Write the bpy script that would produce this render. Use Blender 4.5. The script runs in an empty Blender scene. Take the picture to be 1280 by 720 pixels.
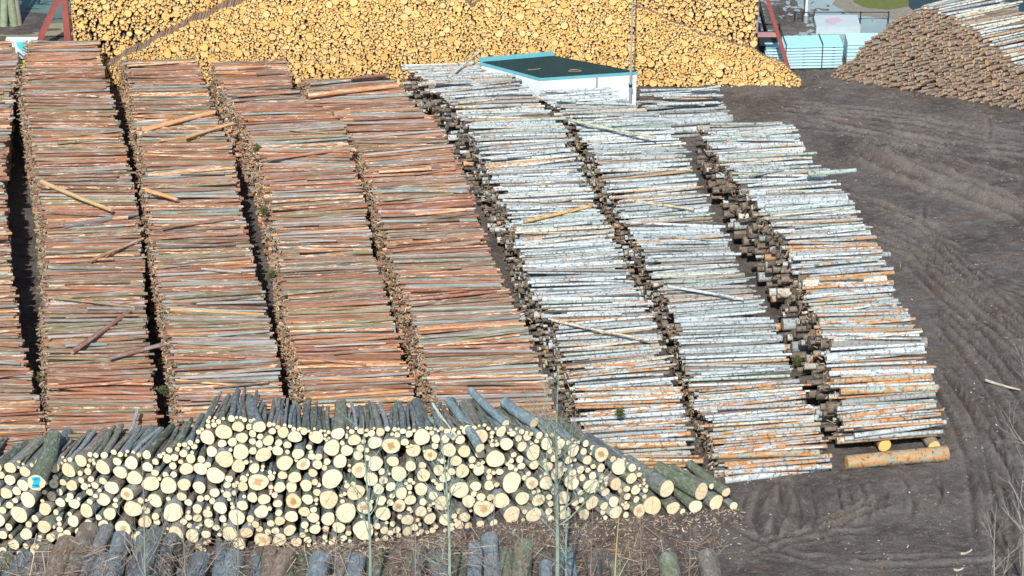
import bpy, math, random
import numpy as np
from mathutils import Vector

RS = np.random.RandomState(7)
R = random.Random(11)
S = bpy.context.scene
COL = S.collection

# ------------------------------------------------------------------ camera model
F, CH, PITCH = 3300.0, 41.0, math.radians(28.0)
cp, sp = math.cos(PITCH), math.sin(PITCH)

def ray(px, py):
    a, b = (px - 640) / F, (360 - py) / F
    return np.array([a, cp + b * sp, -sp + b * cp])

def on_z(px, py, z=0.0):
    d = ray(px, py); t = (z - CH) / d[2]
    return np.array([0, 0, CH]) + d * t

def on_y(px, py, Y):
    d = ray(px, py); t = Y / d[1]
    return np.array([0, 0, CH]) + d * t

def on_plane(px, py, p0, n):
    d = ray(px, py); o = np.array([0, 0, CH])
    t = np.dot(p0 - o, n) / np.dot(d, n)
    return o + d * t

def to_px(p):
    x, y, z = p[0], p[1], p[2] - CH
    dep = y * cp - z * sp
    up = y * sp + z * cp
    return 640 + F * x / dep, 360 - F * up / dep

cam_d = bpy.data.cameras.new('camera')
cam_d.sensor_width = 36; cam_d.lens = F / 1280 * 36
cam_d.clip_start = 0.5; cam_d.clip_end = 3000
cam = bpy.data.objects.new('camera', cam_d); COL.objects.link(cam)
cam.location = (0, 0, CH); cam.rotation_euler = (math.pi / 2 - PITCH, 0, 0)
S.camera = cam

# ------------------------------------------------------------------ tags
def tag(o, label=None, cat=None, group=None, kind=None):
    if label: o['label'] = label
    if cat: o['category'] = cat
    if group: o['group'] = group
    if kind: o['kind'] = kind
    return o

def empty(name, loc):
    o = bpy.data.objects.new(name, None); COL.objects.link(o)
    o.location = loc; o.empty_display_size = 0.2
    return o

# ------------------------------------------------------------------ mesh builder
class MB:
    """collects polygons with uv, tint, aux, material index"""
    def __init__(s):
        s.v = []; s.nv = 0; s.sz = []; s.ix = []; s.uv = []; s.t = []; s.a = []; s.m = []; s.sm = []
    def add(s, V, faces_sizes, idx, uv, tint=(1, 1, 1), aux=(0, 0, 0), mat=None, smooth=None):
        n = len(faces_sizes)
        s.v.append(np.asarray(V, float)); s.sz.append(np.asarray(faces_sizes, int))
        s.ix.append(np.asarray(idx, int) + s.nv); s.nv += len(V)
        s.uv.append(np.asarray(uv, float))
        s.t.append(np.tile(np.array(list(tint)[:3] + [1.0]), (n, 1)))
        s.a.append(np.tile(np.array(list(aux)[:3] + [1.0]), (n, 1)))
        s.m.append(np.zeros(n, int) if mat is None else np.asarray(mat, int))
        s.sm.append(np.zeros(n, bool) if smooth is None else np.asarray(smooth, bool))
    def build(s, name, mats, parent=None, origin=None):
        V = np.concatenate(s.v); sz = np.concatenate(s.sz); ix = np.concatenate(s.ix)
        if origin is not None: V = V - np.asarray(origin)
        me = bpy.data.meshes.new(name)
        me.vertices.add(len(V)); me.vertices.foreach_set('co', V.astype(np.float32).ravel())
        me.loops.add(len(ix)); me.loops.foreach_set('vertex_index', ix.astype(np.int32))
        me.polygons.add(len(sz))
        st = np.concatenate([[0], np.cumsum(sz)[:-1]]).astype(np.int32)
        me.polygons.foreach_set('loop_start', st)
        me.polygons.foreach_set('loop_total', sz.astype(np.int32))
        me.polygons.foreach_set('material_index', np.concatenate(s.m).astype(np.int32))
        me.polygons.foreach_set('use_smooth', np.concatenate(s.sm))
        u = me.uv_layers.new(name='UVMap')
        u.data.foreach_set('uv', np.concatenate(s.uv).astype(np.float32).ravel())
        for nm, arr in (('tint', s.t), ('aux', s.a)):
            at = me.attributes.new(nm, 'FLOAT_COLOR', 'FACE')
            at.data.foreach_set('color', np.concatenate(arr).astype(np.float32).ravel())
        me.update(calc_edges=True); me.validate()
        for m in mats: me.materials.append(m)
        o = bpy.data.objects.new(name, me); COL.objects.link(o)
        if parent is not None: o.parent = parent
        if origin is not None and parent is None: o.location = tuple(float(c) for c in origin)
        return o

_ring_cache = {}
def log_into(mb, c, d, L, r0, r1, tint, aux, seg=8, rings=1, bend=0.0, rough=0.0, part='both', oval=0.0, mats=(0, 1)):
    """tapered, slightly bent trunk section centred at c along unit d."""
    d = np.asarray(d, float); d = d / np.linalg.norm(d)
    up = np.array([0, 0, 1.0])
    e1 = np.cross(d, up); e1 /= np.linalg.norm(e1); e2 = np.cross(e1, d)      # e2 ~ up
    k = (seg, rings)
    if k not in _ring_cache:
        a = -math.pi / 2 + 2 * math.pi * np.arange(seg) / seg
        q = []
        for i in range(rings):
            for j in range(seg):
                j2 = (j + 1) % seg
                q.append((i * seg + j, i * seg + j2, (i + 1) * seg + j2, (i + 1) * seg + j))
        _ring_cache[k] = (a, np.array(q))
    a, q = _ring_cache[k]
    t = np.linspace(-0.5, 0.5, rings + 1)
    rr = r0 + (r1 - r0) * (t + .5)
    ph = RS.rand() * 6.28; ph2 = RS.rand() * 6.28
    lob = 1 + oval * np.cos(2 * (a - ph)) + oval * .6 * np.cos(3 * (a - ph2)) + oval * .35 * np.cos(5 * (a - ph * 2)) + (oval * .5 * RS.randn() * np.exp(-((a - ph2 + 1.5) / .5) ** 2) if seg > 14 else 0)
    off = bend * (1 - (2 * t) ** 2)
    b1, b2 = math.cos(ph), math.sin(ph) * .6
    cen = np.asarray(c)[None] + d[None] * (t * L)[:, None] + e1[None] * (off * b1)[:, None] + e2[None] * (off * b2)[:, None]
    rad = rr[:, None] * lob[None, :]
    if rough: rad = rad * (1 + rough * RS.randn(*rad.shape))
    V = cen[:, None, :] + (np.cos(a)[None, :, None] * e1 + np.sin(a)[None, :, None] * e2) * rad[:, :, None]
    Vf = V.reshape(-1, 3)
    if part in ('both', 'bark'):
        u = (t + .5) * L
        circ = 2 * math.pi * (r0 + r1) / 2
        U = []
        vv = np.arange(seg + 1) / seg * circ
        for i in range(rings):
            for j in range(seg):
                U += [(u[i], vv[j]), (u[i], vv[j + 1]), (u[i + 1], vv[j + 1]), (u[i + 1], vv[j])]
        mb.add(Vf, np.full(len(q), 4), q.ravel(), U, tint, aux, np.full(len(q), mats[0]), np.ones(len(q), bool))
    if part in ('both', 'end'):
        dd = 0.004 if part == 'end' else 0.0
        cu = np.stack([np.cos(a), np.sin(a)], 1)
        A = V[0] - d * dd; B = V[-1] + d * dd
        # order so that normals point outward
        i0 = np.arange(seg); i1 = np.arange(seg)[::-1] + seg
        VV = np.concatenate([A, B])
        if part == 'both':
            mb.add(VV, [seg, seg], np.concatenate([i0, i1]), np.concatenate([cu, cu[::-1]]), tint, aux,
                   [mats[1], mats[1]], [False, False])
        else:
            mb.add(A, [seg], i0, cu, tint, aux, [mats[1]], [False])
    if part == 'bark':
        B = V[-1]
        mb.add(B, [seg], np.arange(seg)[::-1], np.stack([np.cos(a), np.sin(a)], 1)[::-1], tint, aux, [mats[0]], [False])

def box_into(mb, lo, hi, tint=(1, 1, 1), aux=(0, 0, 0), M=None, bev=0.0):
    (x0, y0, z0), (x1, y1, z1) = lo, hi
    V = np.array([(x0, y0, z0), (x1, y0, z0), (x1, y1, z0), (x0, y1, z0), (x0, y0, z1), (x1, y0, z1), (x1, y1, z1), (x0, y1, z1)], float)
    if M is not None: V = M(V)
    Fc = [(3, 2, 1, 0), (4, 5, 6, 7), (0, 1, 5, 4), (1, 2, 6, 5), (2, 3, 7, 6), (3, 0, 4, 7)]
    mb.add(V, [4] * 6, np.array(Fc).ravel(), [(0, 0), (1, 0), (1, 1), (0, 1)] * 6, tint, aux)

def bar_into(mb, p0, p1, w, h, tint=(1, 1, 1)):
    """rectangular bar from p0 to p1"""
    p0 = np.asarray(p0, float); p1 = np.asarray(p1, float)
    d = p1 - p0; L = np.linalg.norm(d); d = d / L
    ref = np.array([0, 1.0, 0]) if abs(d[1]) < .9 else np.array([1.0, 0, 0])
    e1 = np.cross(d, ref); e1 /= np.linalg.norm(e1); e2 = np.cross(d, e1)
    box_into(mb, (-w / 2, -h / 2, 0), (w / 2, h / 2, L), tint, M=lambda V: p0 + V[:, :1] * e1 + V[:, 1:2] * e2 + V[:, 2:] * d)

def tube_into(mb, pts, rad, seg=6, tint=(1, 1, 1), aux=(0, 0, 0)):
    pts = np.asarray(pts, float); n = len(pts)
    V = []; U = []; L = 0
    a = 2 * math.pi * np.arange(seg) / seg
    q = []; cum = [0]
    for i in range(n):
        d = pts[min(i + 1, n - 1)] - pts[max(i - 1, 0)]; d /= np.linalg.norm(d) + 1e-9
        ref = np.array([0, 0, 1.0]) if abs(d[2]) < .9 else np.array([1.0, 0, 0])
        e1 = np.cross(d, ref); e1 /= np.linalg.norm(e1); e2 = np.cross(e1, d)
        V.append(pts[i] + rad[i] * (np.cos(a)[:, None] * e1 + np.sin(a)[:, None] * e2))
        if i: cum.append(cum[-1] + np.linalg.norm(pts[i] - pts[i - 1]))
    for i in range(n - 1):
        for j in range(seg):
            j2 = (j + 1) % seg
            q.append((i * seg + j, i * seg + j2, (i + 1) * seg + j2, (i + 1) * seg + j))
            v0, v1 = j * rad[i] , (j + 1) * rad[i]
            U += [(cum[i], v0), (cum[i], v1), (cum[i + 1], v1), (cum[i + 1], v0)]
    V = np.concatenate(V)
    mb.add(V, np.full(len(q), 4), np.array(q).ravel(), U, tint, aux, None, np.ones(len(q), bool))
    mb.add(V[-seg:], [seg], np.arange(seg), np.zeros((seg, 2)), tint, aux)

# ------------------------------------------------------------------ materials
class NT:
    def __init__(s, name):
        s.m = bpy.data.materials.new(name); s.m.use_nodes = True
        s.t = s.m.node_tree; s.b = s.t.nodes['Principled BSDF']
        s.b.inputs['Roughness'].default_value = .85
        s.b.inputs['Specular IOR Level'].default_value = .25
    def n(s, typ, **kw):
        x = s.t.nodes.new(typ)
        for k, v in kw.items():
            if k in x.inputs.keys() if isinstance(k, str) else False: x.inputs[k].default_value = v
            else: setattr(x, k, v)
        return x
    def l(s, a, b): s.t.links.new(a, b)
    def attr(s, name):
        x = s.t.nodes.new('ShaderNodeAttribute'); x.attribute_type = 'GEOMETRY'; x.attribute_name = name; return x
    def sep(s, c):
        x = s.t.nodes.new('ShaderNodeSeparateColor'); s.l(c, x.inputs[0]); return x.outputs
    def math(s, op, a, b=None, clamp=False):
        x = s.t.nodes.new('ShaderNodeMath'); x.operation = op; x.use_clamp = clamp
        for i, v in enumerate((a, b)):
            if v is None: continue
            if hasattr(v, 'is_linked'): s.l(v, x.inputs[i])
            else: x.inputs[i].default_value = v
        return x.outputs[0]
    def noise(s, vec, scale, detail=3, rough=.55, w=None):
        x = s.t.nodes.new('ShaderNodeTexNoise'); x.inputs['Scale'].default_value = scale
        x.inputs['Detail'].default_value = detail; x.inputs['Roughness'].default_value = rough
        s.l(vec, x.inputs['Vector']); return x.outputs['Fac']
    def ramp(s, fac, lo, hi):
        x = s.t.nodes.new('ShaderNodeMapRange'); x.clamp = True
        s.l(fac, x.inputs[0])
        for i, v in ((1, lo), (2, hi)):
            if hasattr(v, 'is_linked'): s.l(v, x.inputs[i])
            else: x.inputs[i].default_value = v
        x.inputs[3].default_value = 0; x.inputs[4].default_value = 1
        return x.outputs[0]
    def mix(s, f, a, b, mode='MIX'):
        x = s.t.nodes.new('ShaderNodeMix'); x.data_type = 'RGBA'; x.blend_type = mode
        for i, v in ((0, f), (6, a), (7, b)):
            if hasattr(v, 'is_linked'): s.l(v, x.inputs[i])
            elif i == 0: x.inputs[0].default_value = v
            else: x.inputs[i].default_value = (v[0], v[1], v[2], 1)
        return x.outputs[2]
    def xyz(s, x_, y_, z_):
        c = s.t.nodes.new('ShaderNodeCombineXYZ')
        for i, v in enumerate((x_, y_, z_)):
            if hasattr(v, 'is_linked'): s.l(v, c.inputs[i])
            else: c.inputs[i].default_value = v
        return c.outputs[0]
    def out(s, col, rough=None, bump=None, dist=.02, strength=.6):
        s.l(col, s.b.inputs['Base Color'])
        if rough is not None: s.b.inputs['Roughness'].default_value = rough
        if bump is not None:
            b = s.t.nodes.new('ShaderNodeBump'); b.inputs['Distance'].default_value = dist; b.inputs['Strength'].default_value = strength
            s.l(bump, b.inputs['Height']); s.l(b.outputs[0], s.b.inputs['Normal'])
        return s.m
    def uvr(s):
        """u (m along), v (m around), r (per log random 0..1)"""
        u = s.t.nodes.new('ShaderNodeUVMap'); x = s.t.nodes.new('ShaderNodeSeparateXYZ'); s.l(u.outputs[0], x.inputs[0])
        a = s.sep(s.attr('aux').outputs['Color'])
        return x.outputs[0], x.outputs[1], a

def mat_pine():
    n = NT('pine_bark'); u, v, a = n.uvr(); tint = n.attr('tint').outputs['Color']
    z = n.math('MULTIPLY', a[0], 137.0)
    st = n.noise(n.xyz(n.math('MULTIPLY', u, 1.6), n.math('MULTIPLY', v, 22), z), 1, 4, .6)
    k = n.math('ADD', n.math('MULTIPLY', st, 1.3), .38)
    c = n.mix(1.0, tint, n.xyz(k, k, k), 'MULTIPLY')
    fine = n.noise(n.xyz(n.math('MULTIPLY', u, 6), n.math('MULTIPLY', v, 26), z), 1, 4, .75)
    c = n.mix(n.math('MULTIPLY', n.ramp(fine, .5, .75), .55), c, (.10, .055, .045))
    gr = n.noise(n.xyz(n.math('MULTIPLY', u, 1.5), n.math('MULTIPLY', v, 9), n.math('ADD', z, 31)), 1, 6, .75)
    c = n.mix(n.math('MULTIPLY', n.ramp(gr, .52, .62), .7), c, (.36, .355, .34))
    sp_ = n.noise(n.xyz(n.math('MULTIPLY', u, 2.6), n.math('MULTIPLY', v, 17), n.math('ADD', z, 11)), 1, 5, .72)
    og = n.noise(n.xyz(n.math('MULTIPLY', u, 1.2), n.math('MULTIPLY', v, 10), n.math('ADD', z, 57)), 1, 5, .7)
    tho = n.math('SUBTRACT', .72, n.math('MULTIPLY', a[1], .26))
    c = n.mix(n.math('MULTIPLY', n.ramp(og, tho, n.math('ADD', tho, .06)), .8), c, (.50, .23, .09))
    th = n.math('SUBTRACT', .70, n.math('MULTIPLY', a[1], .22))
    c = n.mix(n.ramp(sp_, th, n.math('ADD', th, .035)), c, (.72, .52, .36))
    return n.out(c, .85, st, .02, .5)

def mat_birch():
    n = NT('birch_bark'); u, v, a = n.uvr(); tint = n.attr('tint').outputs['Color']
    z = n.math('MULTIPLY', a[0], 137.0)
    b0 = n.noise(n.xyz(n.math('MULTIPLY', u, 2.2), n.math('MULTIPLY', v, 6), z), 1, 3, .6)
    k = n.math('ADD', n.math('MULTIPLY', b0, .5), .74)
    c = n.mix(1.0, tint, n.xyz(k, k, k), 'MULTIPLY')
    gy = n.noise(n.xyz(n.math('MULTIPLY', u, 4.0), n.math('MULTIPLY', v, 10), n.math('ADD', z, 7)), 1, 6, .75)
    c = n.mix(n.math('MULTIPLY', n.ramp(gy, .50, .62), .65), c, (.24, .27, .26))
    orr = n.noise(n.xyz(n.math('MULTIPLY', u, 1.9), n.math('MULTIPLY', v, 9), n.math('ADD', z, 19)), 1, 5, .7)
    th = n.math('SUBTRACT', .73, n.math('MULTIPLY', a[1], .265))
    c = n.mix(n.ramp(orr, th, n.math('ADD', th, .05)), c, (.50, .24, .085))
    mk = n.noise(n.xyz(n.math('MULTIPLY', u, 11), n.math('MULTIPLY', v, 6), n.math('ADD', z, 3)), 1, 4, .75)
    c = n.mix(n.math('MULTIPLY', n.ramp(mk, .53, .62), .80), c, (.075, .07, .068))
    m2 = n.noise(n.xyz(n.math('MULTIPLY', u, 5), n.math('MULTIPLY', v, 14), n.math('ADD', z, 23)), 1, 3, .7)
    c = n.mix(n.math('MULTIPLY', n.ramp(m2, .58, .68), .7), c, (.14, .13, .12))
    return n.out(c, .75, mk, .01, .3)

def mat_grey():
    n = NT('grey_bark'); u, v, a = n.uvr(); tint = n.attr('tint').outputs['Color']
    z = n.math('MULTIPLY', a[0], 137.0)
    st = n.noise(n.xyz(n.math('MULTIPLY', u, 5), n.math('MULTIPLY', v, 20), z), 1, 4, .65)
    k = n.math('ADD', n.math('MULTIPLY', st, 1.9), .08)
    c = n.mix(1.0, tint, n.xyz(k, k, k), 'MULTIPLY')
    li = n.noise(n.xyz(n.math('MULTIPLY', u, 4.5), n.math('MULTIPLY', v, 7), n.math('ADD', z, 5)), 1, 4, .65)
    c = n.mix(n.math('MULTIPLY', n.ramp(li, .54, .64), .6), c, (.36, .42, .43))
    br = n.noise(n.xyz(n.math('MULTIPLY', u, 3.0), n.math('MULTIPLY', v, 6), n.math('ADD', z, 41)), 1, 6, .75)
    th = n.math('SUBTRACT', .72, n.math('MULTIPLY', a[1], .25))
    c = n.mix(n.math('MULTIPLY', n.ramp(br, th, n.math('ADD', th, .12)), .7), c, (.20, .13, .09))
    return n.out(c, .9, st, .06, 1.0)

def mat_end(name, ca, cb, cc, heart=(.35, .16, .05), rim=(.10, .06, .04), rimw=.90):
    n = NT(name); u, v, a = n.uvr()
    z = n.math('MULTIPLY', a[0], 211.0)
    rad = n.math('SQRT', n.math('ADD', n.math('MULTIPLY', u, u), n.math('MULTIPLY', v, v)))
    rr = n.math('FRACT', n.math('MULTIPLY', a[0], 7.31)); r2 = n.math('FRACT', n.math('MULTIPLY', a[0], 23.7))
    c = n.mix(rr, ca, cb)
    c = n.mix(n.math('MULTIPLY', n.math('POWER', r2, 2.5), .8), c, cc)
    P = n.xyz(u, v, z)
    bl = n.noise(P, 2.2, 4, .65)
    wob = n.math('ADD', rad, n.math('MULTIPLY', bl, .35))
    ring = n.math('SINE', n.math('MULTIPLY', wob, 48))
    k = n.math('ADD', n.math('MULTIPLY', bl, .75), n.math('ADD', n.math('MULTIPLY', ring, .06), .68))
    c = n.mix(1.0, c, n.xyz(k, k, k), 'MULTIPLY')
    dg = n.noise(n.xyz(n.math('MULTIPLY', u, .8), n.math('MULTIPLY', v, .8), n.math('ADD', z, 9)), 1.6, 5, .75)
    c = n.mix(n.math('MULTIPLY', n.ramp(dg, .52, .66), n.math('MULTIPLY', rr, .4)), c, (.40, .34, .25))
    hm = n.math('MULTIPLY', n.ramp(n.math('ADD', rad, n.math('MULTIPLY', n.math('SUBTRACT', bl, .5), .9)), .52, .36), a[2])
    c = n.mix(n.math('MULTIPLY', hm, .85), c, heart)
    # drying crack: a thin dark radial line
    ang = n.math('MULTIPLY', a[0], 40.0)
    w = n.math('ABSOLUTE', n.math('SUBTRACT', n.math('MULTIPLY', u, n.math('COSINE', ang)), n.math('MULTIPLY', v, n.math('SINE', ang))))
    w = n.math('ADD', w, n.math('MULTIPLY', n.math('SUBTRACT', n.noise(P, 4, 2), .5), .10))
    crack = n.math('MULTIPLY', n.ramp(n.math('ABSOLUTE', w), .035, .012), n.math('GREATER_THAN', r2, .6))
    c = n.mix(n.math('MULTIPLY', crack, .55), c, (.16, .08, .04))
    c = n.mix(n.ramp(n.math('ADD', rad, n.math('MULTIPLY', bl, .06)), rimw, rimw + .05), c, rim)
    return n.out(c, .8)

def mat_plain(name, rgb, rough=.6, metal=0.0, var=.25, scale=3.0, dirt=None):
    n = NT(name)
    g = n.t.nodes.new('ShaderNodeTexCoord')
    f = n.noise(g.outputs['Object'], scale, 5, .6)
    k = n.math('ADD', n.math('MULTIPLY', f, var * 2), 1 - var)
    c = n.mix(1.0, rgb, n.xyz(k, k, k), 'MULTIPLY')
    if dirt:
        d = n.noise(g.outputs['Object'], scale * 2.3, 5, .7)
        c = n.mix(n.math('MULTIPLY', n.ramp(d, .55, .68), .7), c, dirt)
    n.b.inputs['Metallic'].default_value = metal
    return n.out(c, rough)

def mat_tint(name, rough=.9, var=.5, scale=20):
    n = NT(name); tint = n.attr('tint').outputs['Color']
    g = n.t.nodes.new('ShaderNodeTexCoord')
    f = n.noise(g.outputs['Object'], scale, 3, .6)
    k = n.math('ADD', n.math('MULTIPLY', f, var * 2), 1 - var)
    return n.out(n.mix(1.0, tint, n.xyz(k, k, k), 'MULTIPLY'), rough)

M_PINE, M_BIRCH, M_GREY = mat_pine(), mat_birch(), mat_grey()
E_PINE = mat_end('weathered_cut_end', (.40, .27, .16), (.30, .20, .13), (.60, .42, .24))
E_BIRCH = mat_end('birch_cut_end', (.38, .28, .17), (.16, .12, .08), (.80, .66, .44), heart=(.25, .13, .07), rim=(.2, .17, .15))
E_CREAM = mat_end('cream_cut_end', (.74, .68, .49), (.70, .61, .41), (.62, .49, .30), heart=(.42, .18, .05), rim=(.26, .19, .12), rimw=.95)
E_YELL = mat_end('yellow_cut_end', (.80, .54, .18), (.68, .39, .12), (.84, .64, .32), heart=(.6, .30, .07), rim=(.36, .18, .08), rimw=.91)
E_FIRE = mat_end('dull_cut_end', (.66, .46, .24), (.42, .29, .16), (.76, .60, .38), heart=(.3, .15, .06), rim=(.15, .1, .07), rimw=.85)

# ------------------------------------------------------------------ packing
def vnoise(X, Y, seed):
    r = np.random.RandomState(seed); T = r.rand(256, 256)
    xi = np.floor(X).astype(int); yi = np.floor(Y).astype(int); fx = X - xi; fy = Y - yi
    fx = fx * fx * (3 - 2 * fx); fy = fy * fy * (3 - 2 * fy)
    g = lambda i, j: T[j % 256, i % 256]
    return (g(xi, yi) * (1 - fx) + g(xi + 1, yi) * fx) * (1 - fy) + (g(xi, yi + 1) * (1 - fx) + g(xi + 1, yi + 1) * fx) * fy
def pack(s0, s1, H, rfun, K=12, floor=None, maxn=20000, rmax=.35, fill=0):
    bw = .3; nb = int((s1 - s0) / bw) + 3
    bins = [[] for _ in range(nb)]
    out = []; fails = 0
    rn = R.random
    nfill = None
    while len(out) < maxn:
        if nfill is None and fails >= 70:
            if not fill: break
            nfill = 0; fails = 0
        if nfill is not None:
            nfill += 1
            if nfill > fill: break
            K = 34
            rfun = lambda s_: R.uniform(.030, .052)
        best = None
        s_ = s0 + rn() * (s1 - s0); r = rfun(s_)
        for k in range(K):
            s = s_ if k == 0 else s0 + rn() * (s1 - s0)
            h = H(s)
            f = floor(s) if floor else 0.0
            if h <= f + r * 1.2: continue
            z = f + r
            b = int((s - s0) / bw)
            for bb in range(max(0, b - 2), min(nb, b + 3)):
                for (si, zi, ri) in bins[bb]:
                    d = abs(s - si)
                    if d < r + ri:
                        zz = zi + math.sqrt((r + ri) ** 2 - d * d)
                        if zz > z: z = zz
            sc = z - h
            if best is None or sc < best[0]: best = (sc, s, z)
        if best is None: fails += 1; continue
        sc, s, z = best
        if sc + r * .8 > 0 and nfill is None: fails += 1; continue
        if nfill is not None and sc > .02: continue
        fails = 0
        out.append((s, z, r))
        b = int((s - s0) / bw); lst = bins[b]; lst.append((s, z, r))
        if len(lst) > 14:
            lst.sort(key=lambda q: q[1] + q[2]); lst.pop(0)
    return out

def visible(circ, dep=math.radians(30)):
    """how much of each circle shows from the near side, looking down at dep"""
    c, s = math.cos(dep), math.sin(dep)
    it = sorted(range(len(circ)), key=lambda i: circ[i][0] * c - circ[i][1] * s)
    filled = {}; vis = [0] * len(circ)
    for i in it:
        x, z, r = circ[i]
        q = z * c + x * s
        for b in range(int((q - r) * 100), int((q + r) * 100) + 1):
            if b not in filled: filled[b] = i; vis[i] += 1
    return vis

ONES = 'zeroth first second third fourth fifth sixth seventh eighth ninth tenth eleventh twelfth thirteenth fourteenth fifteenth sixteenth seventeenth eighteenth nineteenth'.split()
TENS = ['', '', 'twenty', 'thirty', 'forty', 'fifty', 'sixty', 'seventy', 'eighty', 'ninety']
TENTH = ['', '', 'twentieth', 'thirtieth', 'fortieth', 'fiftieth', 'sixtieth', 'seventieth', 'eightieth', 'ninetieth']
def ordinal(n):
    if n < 20: return ONES[n]
    if n < 100: return TENTH[n // 10] if n % 10 == 0 else TENS[n // 10] + '-' + ONES[n % 10]
    return 'hundredth' if n == 100 else 'hundred-and-' + ordinal(n - 100)

# ------------------------------------------------------------------ the eight stacks
# rows: pixel y of the top surface, left edge x, right edge x ; heights at near/mid/far
STACKS = [
 dict(kind='pine', name='leftmost brown stack', ang=2, rows=[(575, -75, 62), (540, -78, 57), (500, -82, 45), (430, -95, 27), (380, -98, 19), (325, -104, 11), (290, -105, 9), (230, -103, 4), (180, -98, 6), (150, -90, 12), (100, -82, 16), (75, -76, 20), (49, -74, 12)],
      h=[(0, 2.0), (.2, 2.3), (.9, 2.2), (1, 1.9)]),
 dict(kind='pine', name='second brown stack', ang=2, rows=[(572, 62, 207), (540, 60, 200), (500, 61, 195), (440, 60, 184), (400, 57, 181), (330, 60, 178), (290, 57, 175), (250, 52, 168), (200, 47, 159), (150, 36, 148), (110, 28, 136), (75, 34, 126), (49, 38, 122)],
      h=[(0, 2.0), (.2, 2.3), (.9, 2.3), (1, 2.0)]),
 dict(kind='pine', name='third brown stack', ang=3, rows=[(560, 228, 362), (520, 225, 356), (480, 221, 350), (440, 217, 345), (400, 211, 337), (330, 196, 316), (290, 189, 307), (240, 184, 297), (185, 178, 290), (150, 169, 272), (110, 166, 258), (85, 160, 248), (70, 152, 240)],
      h=[(0, 2.0), (.2, 2.2), (.9, 1.9), (1, 1.6)]),
 dict(kind='pine', name='fourth brown stack', ang=5, rows=[(560, 392, 536), (520, 385, 524), (470, 378, 511), (400, 360, 490), (345, 352, 475), (300, 349, 463), (200, 326, 443), (155, 308, 427), (128, 292, 402), (112, 278, 366), (74, 268, 357)],
      h=[(0, 1.9), (.2, 2.2), (.9, 1.9), (1, 1.6)]),
 dict(kind='pine', name='brown stack beside the birch', ang=6, rows=[(550, 556, 704), (500, 548, 690), (480, 541, 682), (400, 520, 652), (350, 501, 628), (300, 484, 606), (240, 470, 588), (200, 458, 572), (150, 428, 543), (128, 402, 515), (112, 386, 500), (92, 380, 480)],
      h=[(0, 1.8), (.2, 2.1), (.9, 1.5), (1, 1.2)]),
 dict(kind='birch', name='inner birch stack', ang=7, rows=[(572, 738, 872), (540, 728, 862), (480, 718, 846), (400, 692, 816), (340, 660, 785), (280, 645, 755), (200, 608, 722), (150, 586, 700), (120, 560, 668), (95, 528, 640), (75, 500, 612)],
      h=[(0, .6), (.06, 1.3), (.25, 1.9), (.9, 2.2), (1, 1.6)]),
 dict(kind='birch', name='middle birch stack', ang=7, rows=[(588, 905, 1038), (560, 893, 1034), (520, 879, 1018), (480, 864, 1001), (400, 845, 962), (350, 825, 936), (300, 798, 908), (250, 770, 883), (200, 748, 860), (150, 720, 836), (135, 700, 800), (114, 672, 762)],
      h=[(0, .35), (.05, .9), (.2, 1.3), (.5, 1.8), (.9, 1.9), (1, 1.6)]),
 dict(kind='birch', name='outer birch stack', ang=7, rows=[(541, 1060, 1184), (520, 1055, 1180), (500, 1049, 1175), (460, 1038, 1164), (420, 1032, 1152), (370, 1012, 1124), (345, 1001, 1114), (300, 982, 1094), (250, 945, 1062), (200, 906, 1016), (170, 884, 998), (150, 872, 980)],
      h=[(0, .68), (.05, 1.2), (.15, 2.0), (.4, 2.7), (.7, 2.3), (.9, 1.8), (1, 1.3)]),
 dict(kind='birch', name='short birch stack', ang=6, rows=[(149, 822, 908), (138, 812, 907), (126, 800, 904), (117, 796, 900)],
      h=[(0, .75), (.5, .95), (1, .9)]),
]
PINE_T = [((.30, .140, .085), .30), ((.22, .155, .11), .26), ((.33, .175, .10), .13), ((.23, .29, .27), .09), ((.55, .28, .11), .08), ((.32, .29, .27), .08), ((.20, .19, .11), .09)]
PINE_N = {0: 'rust-brown', 1: 'dull brown', 2: 'reddish', 3: 'teal-grey', 4: 'peeled orange', 5: 'pale grey-brown', 6: 'mossy brown'}
BIRCH_T = [((.51, .575, .59), .44), ((.39, .44, .45), .20), ((.35, .45, .40), .08), ((.56, .53, .44), .12), ((.33, .33, .32), .08), ((.52, .33, .17), .04)]
BIRCH_N = {0: 'white', 1: 'light grey', 2: 'greenish', 3: 'creamy', 4: 'dull grey', 5: 'orange-stained'}
def pick(tab, boost=None):
    w = [t[1] for t in tab]
    if boost: w = [x * boost.get(i, 1) for i, x in enumerate(w)]
    q = R.random() * sum(w)
    for i, x in enumerate(w):
        q -= x
        if q <= 0: break
    c = np.array(tab[i][0]) * (0.70 + .55 * R.random())
    return i, tuple(c)

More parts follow.
